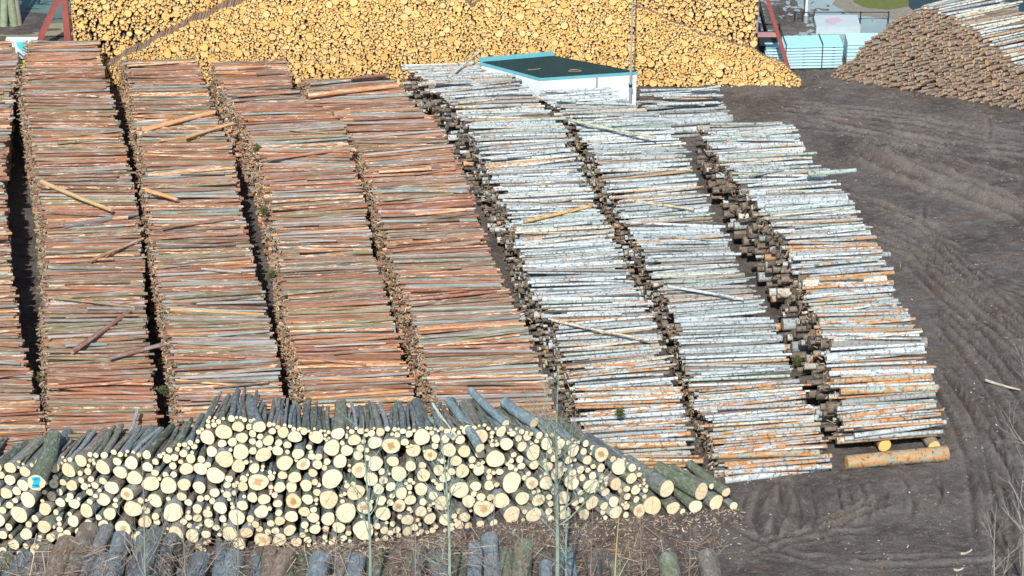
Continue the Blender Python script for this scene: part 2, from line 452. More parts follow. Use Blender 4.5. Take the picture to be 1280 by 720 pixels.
rest = {'pine': MB(), 'birch': MB()}
cands = {'pine': [], 'birch': []}
DEBRIS = []   # (position, spread) seeds for bark litter
for si, st in enumerate(STACKS):
    n = len(st['rows']); rows = st['rows']
    y0, y1 = rows[0][0], rows[-1][0]
    hs = [float(np.interp((y0 - r[0]) / (y0 - y1), [a for a, _ in st['h']], [b for _, b in st['h']])) for r in rows]
    C = np.array([on_z((r[1] + r[2]) / 2, r[0], h)[:2] for r, h in zip(rows, hs)])
    Wd = np.array([(on_z(r[2], r[0], h) - on_z(r[1], r[0], h))[0] for r, h in zip(rows, hs)]) / math.cos(math.radians(st['ang']))
    seglen = np.linalg.norm(np.diff(C, axis=0), axis=1); cum = np.concatenate([[0], np.cumsum(seglen)])
    L = cum[-1]; st['C'] = C; st['cum'] = cum; st['L'] = L; st['hs'] = hs; st['W'] = Wd
    wob = [R.uniform(0, 6) for _ in range(3)]
    def H(s, cum=cum, hs=hs, wob=wob):
        return float(np.interp(s, cum, hs)) - .07 + .07 * math.sin(s * 1.9 + wob[0]) + .06 * math.sin(s * 4.3 + wob[1])
    if st['kind'] == 'pine': rf = lambda s: min(.16, max(.045, R.lognormvariate(math.log(.072), .32)))
    else:
        if si >= 7: rf = lambda s, L=L: min(.23, max(.06, R.lognormvariate(math.log(.082 + .052 * (1 - s / L)), .30)))
        else: rf = lambda s: min(.19, max(.05, R.lognormvariate(math.log(.078), .30)))
    circ = pack(0, L, H, rf, floor=(lambda s: .40) if si == 7 else None, fill=int(L * 7))
    vis = visible(circ)
    nloose = 22 if st['kind'] == 'pine' else 18
    for _ in range(nloose):
        s = R.uniform(.3, L - .3); r = R.uniform(.03, .06)
        zt_ = max([z_ + r_ for (s_, z_, r_) in circ if abs(s_ - s) < .25] or [H(s)])
        circ.append((s, zt_ + r * .6, r)); vis.append(-1)
    st['circ'] = circ; st['top'] = H
    order = sorted([i for i in range(len(circ)) if vis[i] >= 4 or vis[i] < 0], key=lambda i: circ[i][0])
    rank = {i: k + 1 for k, i in enumerate(order)}
    for i, (s, z, r) in enumerate(circ):
        cx = np.interp(s, cum, C[:, 0]); cy = np.interp(s, cum, C[:, 1]); w = np.interp(s, cum, Wd)
        jit = .08 if st['kind'] == 'pine' else .13
        loose = vis[i] < 0
        if loose: vis[i] = int(200 * r)
        top = vis[i] >= 4
        off = RS.randn() * (jit * .8 if top else jit * .3)
        depth_ = st['top'](s) - z
        yaw = RS.randn() * (2.3 if top else .8)
        if top and R.random() < .16: yaw += R.uniform(-6, 6)
        yaw += (2.3 * math.sin(s * .9 + si * 2.1) + 2.0 * math.sin(s * 2.7 + si)) * (1 if depth_ < .7 else .3)
        a = math.radians(st['ang'] + yaw)
        d = np.array([math.cos(a), math.sin(a), math.sin(math.radians(RS.randn() * (1.1 if top else .5)))])
        if st['kind'] == 'pine': off -= .10 * depth_
        else: shift = (-.34 if si == 7 else -.10) * max(0, depth_ - .15); off += shift
        if loose:
            a = math.radians(st['ang'] + RS.randn() * 6); d = np.array([math.cos(a), math.sin(a), RS.randn() * .015])
            kf = R.uniform(.35, 1.0); off = R.uniform(-.5, .5) * (1 - kf) * w
            c_off = off
        Lg = w * (1 + RS.randn() * .035)
        if loose: Lg *= kf
        if not top and st['kind'] == 'birch':
            if R.random() < .55: Lg = w * R.uniform(.62, .84); off = R.uniform(-.25, .5) * (w * .90 - Lg) + shift
            else: Lg = w * R.uniform(.93, 1.0)
        c = np.array([cx, cy, z]) + d * off
        if R.random() < .5: d = -d
        px, py = to_px(c)
        if st['kind'] == 'pine':
            b = {}
            if si == 3 and 375 < py < 540: b = {4: 6, 2: 3}
            elif si in (2,) and py > 380: b = {4: 1.6, 5: 2, 3: 1.8}
            elif si == 0 and py > 490: b = {4: 2.0, 2: 3}
            elif si == 1 and py > 130: b = {4: .3, 3: .5, 6: 2, 5: .7}
            elif si == 4: b = {4: .4, 3: 1.5, 5: 1.7}
            ti, tint = pick(PINE_T, b); streak = R.random() ** 1.5 * (1.0 if ti in (4, 2) else .75)
            if ti == 4: streak = .5 + .5 * R.random()
        else:
            b = {}; base = .15
            if si == 7: b = {3: 2.2, 5: .5}; base = .38 if py < 300 else .72
            if si == 5: base = .42; b = {3: 1.3, 5: .7}
            if si == 5 and py > 430: base = .75; b = {5: 1.2, 3: 1.6}
            if si == 6 and py > 480: base = .7; b = {5: .6}
            if si == 6 and 310 < py < 375 and R.random() < .6: b = {4: 14}
            ti, tint = pick(BIRCH_T, b); streak = base * (.3 + 1.4 * R.random())
            if not top and R.random() < .74:  # buried logs: dirty brown bark, its colour darkened to deepen shade in the gaps
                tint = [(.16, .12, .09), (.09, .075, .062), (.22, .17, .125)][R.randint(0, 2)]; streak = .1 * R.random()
        aux = (R.random(), min(1, streak), 1.0 if R.random() < .2 else 0.0)
        tp = 1 - .22 * R.random()
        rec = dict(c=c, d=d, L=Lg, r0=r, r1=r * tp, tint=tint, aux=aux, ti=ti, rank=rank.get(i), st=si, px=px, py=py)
        scale = 3300 / (math.hypot(cy, CH))
        score = vis[i] * scale if (top and -30 < px < 1310 and py < 690) else 0
        rec['score'] = score; rec['loose'] = loose; rec['top'] = top
        cands[st['kind']].append(rec)

def make_log(name, rec, mats, cat, label, group, seg=12, rings=7):
    mb = MB()
    log_into(mb, rec['c'], rec['d'], rec['L'], rec['r0'], rec['r1'], rec['tint'], rec['aux'], seg, rings,
             bend=rec.get('bend', RS.randn() * .02), rough=.02, oval=.04)
    o = mb.build(name, mats, origin=rec['c'])
    return tag(o, label, cat, group)

for kind, nm, mats, names, maxn in (('pine', 'pine_log', (M_PINE, E_PINE), PINE_N, 290), ('birch', 'birch_log', (M_BIRCH, E_BIRCH), BIRCH_N, 285)):
    cs = sorted(cands[kind], key=lambda r: -r['score'])
    for k, rec in enumerate(cs):
        if k < maxn and rec['score'] > 0:
            st = STACKS[rec['st']]
            ends = 'cut end' if rec['st'] >= 5 else 'front'
            lab = '%s %s, %s up from the near foot of the %s' % (names[rec['ti']], 'log', ordinal(rec['rank']), st['name'])
            make_log(nm, rec, mats, 'log', lab, 'logs on top of the ' + st['name'])
        elif rec['top']:
            log_into(rest[kind], rec['c'], rec['d'], rec['L'], rec['r0'], rec['r1'], rec['tint'], rec['aux'], 9, 4, bend=RS.randn() * .02, rough=.02, oval=.04)
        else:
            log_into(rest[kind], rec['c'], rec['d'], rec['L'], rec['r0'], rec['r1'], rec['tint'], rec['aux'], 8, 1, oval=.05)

def stray(px0, py0, px1, py1, h, r, tint, streak, kind, label, r1=None, lift=.04):
    """one loose log lying across a stack between two photo points at height h"""
    a = on_z(px0, py0, h + lift); b = on_z(px1, py1, h + lift)
    c = (a + b) / 2; L = np.linalg.norm(b - a)
    rec = dict(c=c, d=(b - a) / L, L=L, r0=r, r1=r1 or r * .8, tint=tint, aux=(R.random(), streak, 0.0), bend=.03)
    pine = kind == 'pine'
    make_log('pine_log' if pine else 'birch_log', rec, (M_PINE, E_PINE) if pine else (M_BIRCH, E_BIRCH), 'log', label, None)

stray(52, 227, 140, 263, 2.35, .085, (.50, .34, .16), .5, 'pine', 'tan barkless log lying aslant, highest loose one on the second brown stack')
stray(80, 283, 172, 267, 2.35, .10, (.17, .15, .15), .1, 'pine', 'dark grey short log lying askew below the tan barkless log')
stray(113, 326, 179, 298, 2.35, .06, (.34, .2, .11), .2, 'pine', 'thin brown pole slanting up to the edge of the second brown stack')
stray(90, 440, 162, 389, 2.35, .085, (.24, .11, .075), .1, 'pine', 'dark rusty log lying steeply aslant across the second brown stack')
stray(137, 447, 205, 430, 2.35, .085, (.20, .11, .08), .1, 'pine', 'dark log with pale cut end lying across the gap, second brown stack')
stray(177, 163, 268, 140, 2.0, .10, (.58, .30, .13), .6, 'pine', 'bright orange peeled log slanting near the far end, third brown stack')
stray(183, 238, 222, 250, 2.2, .08, (.62, .30, .10), .5, 'pine', 'short orange log stub poking over the edge of the third brown stack')
stray(232, 172, 292, 154, 2.1, .07, (.55, .30, .14), .5, 'pine', 'thin orange log near the far end beside the fourth brown stack')
stray(385, 120, 498, 107, 1.5, .10, (.55, .27, .13), .7, 'pine', 'orange peeled log across the far end of the brown stack by birch')
stray(655, 277, 742, 257, 2.1, .07, (.66, .42, .14), .75, 'birch', 'yellow-orange birch log slanting upward across the birch stack by brown logs')
stray(785, 250, 868, 262, 1.85, .05, (.62, .50, .30), .6, 'birch', 'creamy birch log slanting downward on the middle birch stack')
if False: stray(545, 152, 622, 97, 2.2, .055, (.62, .60, .55), .5, 'birch', 'steeply slanted birch log at the far end of the first birch stack')
stray(560, 98, 600, 64, 1.9, .05, (.60, .62, .60), .3, 'birch', 'thin birch pole sticking up from the far end of first birch stack')
stray(1010, 217, 1070, 213, 2.35, .10, (.38, .47, .42), .1, 'birch', 'mossy grey-green birch stub sticking out over the mud')
stray(690, 400, 812, 425, 2.0, .045, (.62, .52, .38), .5, 'birch', 'thin cream birch log slanting down across the first birch stack')
stray(712, 150, 820, 172, 2.0, .06, (.48, .50, .34), .2, 'birch', 'olive-green birch log slanting at far end of the middle birch stack')
stray(835, 358, 930, 374, 1.85, .05, (.55, .60, .62), .1, 'birch', 'pale birch log slanting over the dull grey patch of middle birch stack')

for kind, nm, mats in (('pine', 'pine_logs', (M_PINE, E_PINE)), ('birch', 'birch_logs', (M_BIRCH, E_BIRCH))):
    o = rest[kind].build(nm, mats)
    tag(o, 'remaining %s logs filling the long stacks beneath the top ones' % ('brown pine' if kind == 'pine' else 'white birch'), 'logs', None, 'stuff')

# near foot of the outer birch stack: two bearers with yellow ends and one log across
def bearer(px, py, r, L, label):
    p = on_z(px, py, r + .02)
    a = math.radians(90 + 11)
    d = np.array([math.cos(a), math.sin(a), 0.0])
    rec = dict(c=p + d * L / 2, d=d, L=L, r0=r, r1=r * .9, tint=(.3, .24, .16), aux=(R.random(), .3, 0))
    make_log('bearer_log', rec, (M_GREY, E_YELL), 'log', label, 'bearer logs under the outer birch stack', 16, 6)
bearer(1106, 557, .21, 4.0, 'bearer log with bright yellow end below the middle of the birch stack foot')
bearer(1168, 558, .19, 4.0, 'bearer log with small yellow end at the muddy corner of the birch stack')
a_, b_ = on_z(1058, 578, .2), on_z(1184, 567, .2)
rec = dict(c=(a_ + b_) / 2, d=(b_ - a_) / np.linalg.norm(b_ - a_), L=np.linalg.norm(b_ - a_), r0=.21, r1=.24, tint=(.36, .31, .20), aux=(.37, .85, 1), bend=.02)
make_log('birch_log', rec, (M_BIRCH, E_YELL), 'log', 'thick orange-brown log lying on the mud in front of the outer birch stack', None, 16, 10)

# ------------------------------------------------------------------ front pile, cut ends towards the camera
FB = [(-90, 706), (0, 701), (150, 697), (300, 690), (450, 680), (640, 657), (800, 648), (925, 640)]
FT = [(-90, 590), (0, 583), (60, 578), (120, 568), (160, 562), (200, 566), (245, 545), (262, 522), (300, 520), (340, 528), (400, 538), (450, 534), (530, 536), (600, 532), (650, 536), (700, 545), (740, 556), (775, 572), (800, 584), (808, 600), (814, 645), (935, 660)]
BP = np.array([on_z(x, y, 0)[:2] for x, y in FB])
bl_ = np.concatenate([[0], np.cumsum(np.linalg.norm(np.diff(BP, axis=0), axis=1))])
BX = [f[0] for f in FB]
def s_of_px(x): return float(np.interp(x, BX, bl_))
def px_of_s(s): return float(np.interp(s, bl_, BX))
def setback(px): return float(np.interp(px, [0, 220, 320, 600, 940], [.45, .45, .38, .36, .32]))
# top profile: vertical line above base at px x ; pixel height per metre incl. setback
prof = []
for x, y in FT:
    base = on_z(x, float(np.interp(x, BX, [f[1] for f in FB])), 0); yb = to_px(base)[1]
    h = 0
    for _ in range(60):
        h += .06
        if to_px(base + np.array([0, setback(x) * h, h]))[1] < y: break
    prof.append((s_of_px(x), h))
PS, PH = [p[0] for p in prof], [p[1] for p in prof]
def HF(s): return float(np.interp(s, PS, PH))
def rF(s):
    px = px_of_s(s)
    big = .50
    if 120 < px < 195: big = .10
    elif px < 120: big = .34
    elif px > 640: big = .86
    elif px > 520: big = .50
    if R.random() < big: return min(.31, max(.11, R.gauss(.172, .058)))
    return R.uniform(.04, .11)
fc = pack(0.0, s_of_px(808), HF, rF, K=14, maxn=1500)
fc += [(s_of_px(x_), z_, r_) for x_, z_, r_ in ((815, .28, .28), (833, .74, .25), (841, .20, .20), (869, .21, .21), (876, .63, .25), (889, .72, .09), (895, .23, .23), (907, .57, .14), (917, .13, .13), (853, .10, .09))]
HW_T = [((.17, .205, .215), .36), ((.20, .20, .175), .24), ((.15, .17, .12), .2), ((.25, .29, .31), .1), ((.20, .16, .13), .1)]
fvis = []
recs = []
for (s, z, r) in fc:
    bx = np.interp(s, bl_, BP[:, 0]); by = np.interp(s, bl_, BP[:, 1]); px = px_of_s(s)
    yaw = float(np.interp(px, [-90, 60, 200, 330, 480, 700, 940], [-6, -16, -8, 4, 6, 24, 30])) + RS.randn() * 5
    tilt = math.radians(5 + 4 * R.random())
    a = math.radians(90 + yaw)
    d = np.array([math.cos(a) * math.cos(tilt), math.sin(a) * math.cos(tilt), -math.sin(tilt)])
    Lg = (2.0 if r > .1 else 1.8) * (1 + RS.randn() * .06)
    near = np.array([bx, by + setback(px) * z + RS.randn() * .05, z + r * .2])
    _, tint = pick(HW_T)
    if px > 808: tint = [(.15, .18, .12), (.16, .17, .13), (.19, .21, .19)][R.randint(0, 2)]
    heart = R.uniform(.4, 1.0) if (R.random() < (.12 if r > .18 else .02)) else 0.0
    recs.append(dict(near=near, c=near + d * Lg / 2, d=d, L=Lg, r0=r, r1=r * (.75 + .2 * R.random()), tint=tint, aux=(R.random(), .3 * R.random(), heart), s=s, z=z, r=r, px=px, heart=heart))
inframe = [q for q in recs if -5 < q['px'] < 940 and to_px(q['near'])[0] > -8]
inframe.sort(key=lambda q: -q['r'])
chosen = set(id(q) for q in inframe[:290])
# columns and rows for the labels
cols = {}
for q in inframe[:290]: cols.setdefault(int(q['s'] / .75), []).append(q)
maxcol = max(cols)
for k, lst in cols.items():
    lst.sort(key=lambda q: q['z'])
    for j, q in enumerate(lst): q['row'] = j + 1; q['colm'] = maxcol - k + 1
small = MB()
for q in recs:
    if id(q) in chosen:
        size = 'thick' if q['r'] > .22 else ('medium' if q['r'] > .14 else 'slim')
        look = 'rotten brown heart' if q['heart'] else 'pale cut end'
        lab = '%s grey log with %s, %s up, %s column from the pile\'s muddy end' % (size, look, ordinal(q['row']), ordinal(q['colm']))
        root = empty('hardwood_log', tuple(q['near'])); tag(root, lab, 'log', 'logs in the front pile with pale cut ends')
        for part, m in (('bark', M_GREY), ('end', E_CREAM)):
            st0 = RS.get_state()
            mb = MB()
            seedv = int(q['aux'][0] * 1e6); RS.seed(seedv)
            log_into(mb, q['c'], q['d'], q['L'], q['r0'], q['r1'], q['tint'], q['aux'], 18, 6, bend=.03, rough=.015, part=part, oval=.075, mats=(0, 0))
            RS.set_state(st0)
            mb.build('bark' if part == 'bark' else 'cut_end', (m,), parent=root, origin=q['near'])
    else:
        log_into(small, q['c'], q['d'], q['L'], q['r0'], q['r1'], q['tint'], q['aux'], 9, 3, bend=.05, rough=.03, oval=.06)
tag(small.build('hardwood_logs', (M_GREY, E_CREAM)), 'many thin grey poles with pale ends wedged between the thick front logs', 'logs', None, 'stuff')

# sticks and logs jutting above the crest of the front pile
def jut(px0, py0, px1, py1, z0, z1, r, tint, label, name='hardwood_log', aux=None):
    a = on_z(px0, py0, z0); b = on_z(px1, py1, z1); L = np.linalg.norm(b - a)
    mb = MB(); c = (a + b) / 2
    log_into(mb, c, (b - a) / L, L, r, r * .85, tint, aux or (R.random(), .1, 0), 12, 6, bend=.04, rough=.03, oval=.05)
    tag(mb.build(name, (M_GREY, E_CREAM), origin=c), label, 'log')
jut(45, 603, 68, 545, 2.75, 2.6, .25, (.16, .19, .13), 'mossy dark log whose white end is sprayed with blue paint')
jut(632, 530, 588, 488, 2.7, 2.8, .13, (.17, .25, .28), 'blue-grey log jutting highest above the crest of the front pile')
jut(668, 528, 630, 502, 2.6, 2.7, .17, (.16, .23, .26), 'stubby blue-grey log on the crest beside the highest jutting log')
jut(570, 545, 541, 505, 2.7, 2.9, .05, (.52, .52, .44), 'thin bleached pole leaning over the crest of the front pile')
jut(567, 548, 528, 514, 2.7, 2.7, .06, (.22, .32, .33), 'thin teal pole lying next to the bleached pole on the crest')
jut(150, 570, 172, 512, 2.3, 2.5, .06, (.32, .34, .34), 'thin pale grey pole standing out of the front pile crest')
jut(600, 560, 560, 500, 2.6, 2.8, .14, (.17, .24, .26), 'teal-grey log with curved back on the crest near the thin poles')
# blue paint on the mossy log's cut end
pe = on_z(45, 603, 2.75)
mb = MB(); fwd = (on_z(45, 603, 2.75) - on_z(68, 545, 2.6)); fwd /= np.linalg.norm(fwd)
e1 = np.cross(fwd, (0, 0, 1)); e1 /= np.linalg.norm(e1); e2 = np.cross(e1, fwd)
for (ax, ay, bx_, by_, w) in ((-.12, .13, .10, .11, .10), (-.06, .13, .03, -.12, .17), (-.10, -.11, .12, -.13, .09)):
    A = np.array((ax, ay)); B = np.array((bx_, by_)); dd = (B - A) / np.linalg.norm(B - A); nn = np.array((-dd[1], dd[0])) * w / 2
    P = [A - nn, B - nn, B + nn, A + nn]
    mb.add([pe + e1 * p[0] + e2 * p[1] + fwd * .008 for p in P], [4], [0, 1, 2, 3], [(0, 0)] * 4)
pm = bpy.data.objects.get('hardwood_log')
paint = mb.build('paint_mark', (mat_plain('blue_paint', (.02, .45, .62), .5),))
for o in bpy.data.objects:
    if o.get('label', '').startswith('mossy dark log whose'):
        paint.parent = o; paint.location = -o.location

# ------------------------------------------------------------------ nearest pile along the lower edge (tops only in view)
BT_T = [((.18, .23, .26), .34), ((.20, .18, .15), .26), ((.16, .18, .12), .26), ((.25, .19, .14), .14)]
bot = []
x = -35
while x < 596:
    r = R.uniform(.17, .33)
    bot.append((x, float(np.interp(x, [0, 60, 92, 110, 170, 210, 250, 400, 560], [692, 682, 660, 650, 652, 668, 684, 682, 680])) + R.uniform(-8, 12), r))
    x += r * 2 * 48 * R.uniform(.85, 1.05)
for k, (px, py, r) in enumerate(bot):
    z = .85 + R.uniform(-.2, .16)
    a = on_z(px, py, z + r); a[2] = z
    yaw = (-20 if px < 60 else -3) + R.uniform(-9, 7) if px < 320 else R.uniform(-8, 10)
    an = math.radians(-90 + yaw)
    d = np.array([math.cos(an), math.sin(an), 0.02]); L = 3.2
    mb = MB(); i, t = pick(BT_T); c = a + d * L / 2
    log_into(mb, c, d, L, r, r * R.uniform(.8, 1.0), tuple(np.array(t) * .85), (R.random(), .45 + .5 * R.random(), 0), 26, 22, bend=.08, rough=.028, oval=.07)
    tag(mb.build('trunk_section', (M_GREY, E_CREAM), origin=c), '%s thick trunk, %s from the photo\'s left edge in the row along the bottom' % (['blue-grey', 'brown-grey', 'mossy', 'reddish-brown'][i], ordinal(k + 1)), 'log', 'thick trunks along the bottom of the photo')
    # row below carrying it
mb = MB()
for k in range(34):
    px = -40 + k * 19; r = .24
    a = on_z(px, 690 + R.uniform(-5, 5), .95)
    a[2] = .72 if k % 2 else .26
    an = math.radians(-90 + R.uniform(-6, 6)); d = np.array([math.cos(an), math.sin(an), 0])
    _, t = pick(BT_T)
    log_into(mb, a + d * (1.7 + .1 * R.random()), d, 3.2, r, r, t, (R.random(), .5, 0), 12, 3, rough=.02, oval=.05)
tag(mb.build('trunk_sections', (M_GREY, E_CREAM)), 'lower layer of thick trunks beneath the row at the bottom of the photo', 'logs', None, 'stuff')
singles = [(590, 676, .22, 'grey-green trunk just left of the forked sapling stem'), (634, 684, .20, 'low dark trunk wedged between the mossy and blue-topped ones'), (682, 700, .21, 'greyish trunk at the foot of the multi-stemmed sapling'), (770, 700, .2, 'reddish-brown trunk behind the thin yellowish sapling'), (612, 664, .24, 'dark mossy trunk lying alone behind the bare sapling fork'), (655, 672, .27, 'blue-topped trunk near the grey multi-stemmed sapling'), (708, 684, .22, 'brown trunk beside the grey multi-stemmed sapling'), (742, 690, .20, 'dark brown trunk between the saplings and the speckled trunks'),
           (836, 690, .30, 'speckled bluish trunk, inner one of two lying apart in the mud'), (885, 686, .31, 'mossy trunk with blue paint-like patch, outermost in the mud')]
for (px, py, r, lab) in singles:
    a = on_z(px, py, 2 * r); a[2] = r
    an = math.radians(-90 + R.uniform(-3, 8)); d = np.array([math.cos(an), math.sin(an), 0]); L = 3.0
    mb = MB(); i, t = pick(BT_T); c = a + d * L / 2
    log_into(mb, c, d, L, r, r, t, (R.random(), .4, 0), 20, 9, bend=.04, rough=.02, oval=.05)
    tag(mb.build('trunk_section', (M_GREY, E_CREAM), origin=c), lab, 'log')

# ------------------------------------------------------------------ yellow wall of pulpwood
YF = on_z(640, 108)[1]             # plane of the front face
YT = [(122, 92), (132, 84), (155, 72), (200, 48), (240, 28), (300, 3), (330, -14), (420, -20), (545, -14), (575, -4), (590, 7), (606, -3), (628, -12), (745, -12), (800, 9), (870, 40), (905, 50), (944, 63), (975, 78), (1000, 97), (1003, 108)]
YP = [on_y(x, y, YF) for x, y in YT]
YX, YZ = [p[0] for p in YP], [max(0, p[2]) for p in YP]
def gapy(s): return float(np.interp(s, [-9.5, -4, 1, 5], [.95, .75, .45, .32]))
def HY(s): return float(np.interp(s, YX, YZ)) + .05 * math.sin(s * 5)
def rY(s):
    px = 640 + 32.3 * s
    small_ = px < 330 or px > 800 and px < 900
    q = R.random()
    if q < (.010 if small_ else .06): return R.uniform(.07, .145)
    return min(.11, max(.028, R.lognormvariate(math.log(.031 if small_ else .039), .33)))
yfc = pack(YX[0], YX[-1], HY, rY, K=8, maxn=16000)
GAPY = .95
X0r, X1r = on_y(90, 40, YF + GAPY)[0], on_y(942, 40, YF + GAPY)[0]
def floorR(s):
    return max(0.0, float(np.interp(s, YX, YZ, left=0, right=0)) - .35) if YX[0] < s < YX[-1] else 0.0
def HR(s): return 5.9 + .3 * math.sin(s * .7)
yrc = pack(X0r, X1r, HR, rY, K=14, floor=floorR, maxn=16000)
ymass = MB(); ycand = []
for which, circ in ((0, yfc), (1, yrc)):
    for (s, z, r) in circ:
        L = gapy(s) - .05 if which == 0 else 2.6
        y = YF + (gapy(s) if which else 0) + RS.randn() * .04
        d = np.array([RS.randn() * .02, 1.0, RS.randn() * .02])
        tint = (.27, .17, .10) if R.random() < .7 else (.24, .20, .16)
        q = dict(c=np.array([s, y + L / 2, z]), d=d, L=L, r0=r * 1.19, r1=r * .95, tint=tint, aux=(min(.999, R.random() * .5 + .5 * float(vnoise(np.array(s * .35 + 40), np.array(z * .9 + 9), 21))), .1, .6 if (r > .09 and R.random() < .15) else 0), r=r, which=which)
        px, py = to_px((s, y, z)); q['px'], q['py'] = px, py
        ycand.append(q)
def hidden_by_stack(px, py):
    for st in STACKS:
        rw = st['rows'][-1]
        if rw[1] - 3 < px < rw[2] + 12 and py > rw[0] - 4: return True
    if 590 < px < 800 and py > 66: return True
    return py > 112
vc = [q for q in ycand if 0 < q['py'] and 86 < q['px'] < 1003 and not hidden_by_stack(q['px'], q['py']) and (q['which'] == 0 or q['py'] < np.interp(q['px'], [t[0] for t in YT], [t[1] for t in YT]) - 4)]
vc.sort(key=lambda q: -q['r'])
ych = set(id(q) for q in vc[:290])
sel = sorted(vc[:290], key=lambda q: q['px'])
LM = [(88, 'beside rusty end frame'), (130, 'beside slanting bark strip'), (300, 'above brown stacks'), (500, 'above inner birch stack'), (690, 'above green-roofed hut'), (787, 'behind steel mast'), (870, 'above open mud'), (985, 'by red trestle foot')]
cells = {}
for q in sel:
    lm = min(LM, key=lambda t: abs(t[0] - q['px']))[1]
    hh = 'high' if q['py'] < 25 else ('mid-height' if q['py'] < 60 else 'low')
    cells.setdefault((lm, hh), []).append(q)
ylab = {}
for (lm, hh), lst in cells.items():
    for j, q in enumerate(lst):
        ylab[id(q)] = 'yellow log end %s in the wall %s, %s from the left' % (hh, lm, ordinal(j + 1))
for q in ycand:
    if id(q) in ych:
        mb = MB()
        log_into(mb, q['c'], q['d'], q['L'], q['r0'], q['r1'], q['tint'], q['aux'], 14, 2, rough=.01, oval=.04)
        tag(mb.build('pulpwood_log', (M_PINE, E_YELL), origin=q['c']), ylab[id(q)], 'log', 'thicker yellow log ends in the long wall of logs')
    else:
        log_into(ymass, q['c'], q['d'], q['L'], q['r0'], q['r1'], q['tint'], q['aux'], 8, 1, oval=.05)
tag(ymass.build('pulpwood_logs', (M_PINE, E_YELL)), 'thousands of small yellow log ends making up the long wall behind the stacks', 'logs', None, 'stuff')

# ------------------------------------------------------------------ far pile at the edge of the yard
g0, g1 = on_z(1033, 97), on_z(1290, 141)
gd = (g1 - g0); gl = np.linalg.norm(gd); gd = gd / gl
gn = np.array([-gd[1], gd[0], 0.0]); gn = gn if gn[1] > 0 else -gn
FTp = [(1033, 96), (1060, 76), (1085, 52), (1110, 35), (1135, 20), (1157, 15), (1182, 27), (1210, 42), (1240, 62), (1262, 80), (1282, 92), (1310, 108), (1350, 130), (1380, 150)]
fp = [on_plane(x, y, g0, gn) for x, y in FTp]
fs = [float(np.dot(p - g0, gd)) for p in fp]; fz = [max(0, p[2]) for p in fp]
def HG(s): return float(np.interp(s, fs, fz)) + .05 * math.sin(s * 6)
gc = pack(fs[0], fs[-1], HG, lambda s: min(.15, max(.045, R.lognormvariate(math.log(.060), .30))), K=8, maxn=5000)
ga = math.radians(27)
fm = MB(); fcand = []; s_apex = fs[4]
for (s, z, r) in gc:
    base = g0 + gd * s; base[2] = z
    a = ga + math.radians(RS.randn() * 2.2)
    d = np.array([math.cos(a), math.sin(a), RS.randn() * .015])
    base = base + d * RS.randn() * .075 + gn * (.28 * z)
    L = 2.9 * (1 + RS.randn() * .04)
    if HG(s) - z < .22 and s > s_apex:
        i, t = pick(BIRCH_T, {3: 6, 5: 2}); streak = .35; r *= .8
    else: i, t = 9, (.17 + .07 * R.random(), .155, .125)
    q = dict(c=base + d * L / 2, d=d, L=L, r0=r, r1=r * .9, tint=t, aux=(R.random(), .3 * R.random() + (.25 if i != 9 else 0), 0.0), r=r, s=s, z=z, top=i != 9)
    q['px'], q['py'] = to_px(base); fcand.append(q)
fv = [q for q in fcand if 1030 < q['px'] < 1282 and q['py'] > 0]
fv.sort(key=lambda q: -(q['r'] + (.2 if q['top'] else 0)))
fch = sorted(fv[:290], key=lambda q: q['px'])
band = {}
for q in fch:
    b = int(q['z'] / .5); band.setdefault((q['top'], b), []).append(q)
HT = ['ground', 'knee', 'waist', 'chest', 'head', 'overhead', 'upper', 'summit', 'peak']
fl = {}
for (tp_, b), lst in band.items():
    for j, q in enumerate(lst):
        fl[id(q)] = ('whitish log on far conical pile at %s height, %s from its left' if tp_ else 'brown log end at %s height in the far conical pile, %s from its left') % (HT[min(b, 8)], ordinal(j + 1))
for q in fcand:
    m = (M_BIRCH if q['top'] else M_PINE, E_FIRE)
    if id(q) in fl:
        mb = MB()
        log_into(mb, q['c'], q['d'], q['L'], q['r0'], q['r1'], q['tint'], q['aux'], 10, 3, bend=.02, rough=.02, oval=.05)
        tag(mb.build('firewood_log', m, origin=q['c']), fl[id(q)], 'log', 'logs of the far conical pile')
    else:
        log_into(fm, q['c'], q['d'], q['L'], q['r0'], q['r1'], q['tint'], q['aux'], 8, 2, oval=.05, mats=(0, 1))
tag(fm.build('firewood_logs', (M_PINE, E_FIRE)), 'thin brown logs filling the far conical pile', 'logs', None, 'stuff')

# ------------------------------------------------------------------ steel end frames of the yellow wall
M_RED = mat_plain('rusty_red_steel', (.30, .085, .075), .6, .0, .35, 2.0, (.17, .09, .07))
M_DARK = mat_plain('dark_steel', (.035, .035, .04), .5)
def on_frame(px, py, Y): return on_y(px, py, Y)
root = empty('end_frame', tuple(on_y(85, 108, YF + .6) * np.array([1, 1, 0])))
tag(root, 'rust-red steel end frame beside the trees, holding the yellow wall', 'frame')
def part_bar(name, mat, parent, *bars):
    mb = MB()
    for b in bars: bar_into(mb, *b)
    o = mb.build(name, (mat,), parent=parent)
    o.location = (-parent.location[0], -parent.location[1], -parent.location[2])
    return o
for k, Y in enumerate((YF + .6, YF + 3.6)):
    xb = on_y(85, 50, YF + .6)[0]
    part_bar('post', M_RED, root, ((xb, Y, 0), (xb, Y, 6.6), .24, .2))
    foot = on_y(37, 80, YF + .6)[0] - .4; top = on_y(74, 0, YF + .6)
    sl = (top[0] - on_y(52, 47, YF + .6)[0]) / (top[2] - on_y(52, 47, YF + .6)[2])
    x0_ = top[0] - sl * top[2]
    ztop = (xb - x0_) / sl
    part_bar('brace', M_RED, root, ((x0_, Y, 0), (xb - .1, Y, ztop - .1), .2, .26))
part_bar('crossbeam', M_RED, root, ((xb, YF + .7, .9), (xb, YF + 3.5, .9), .16, .16))
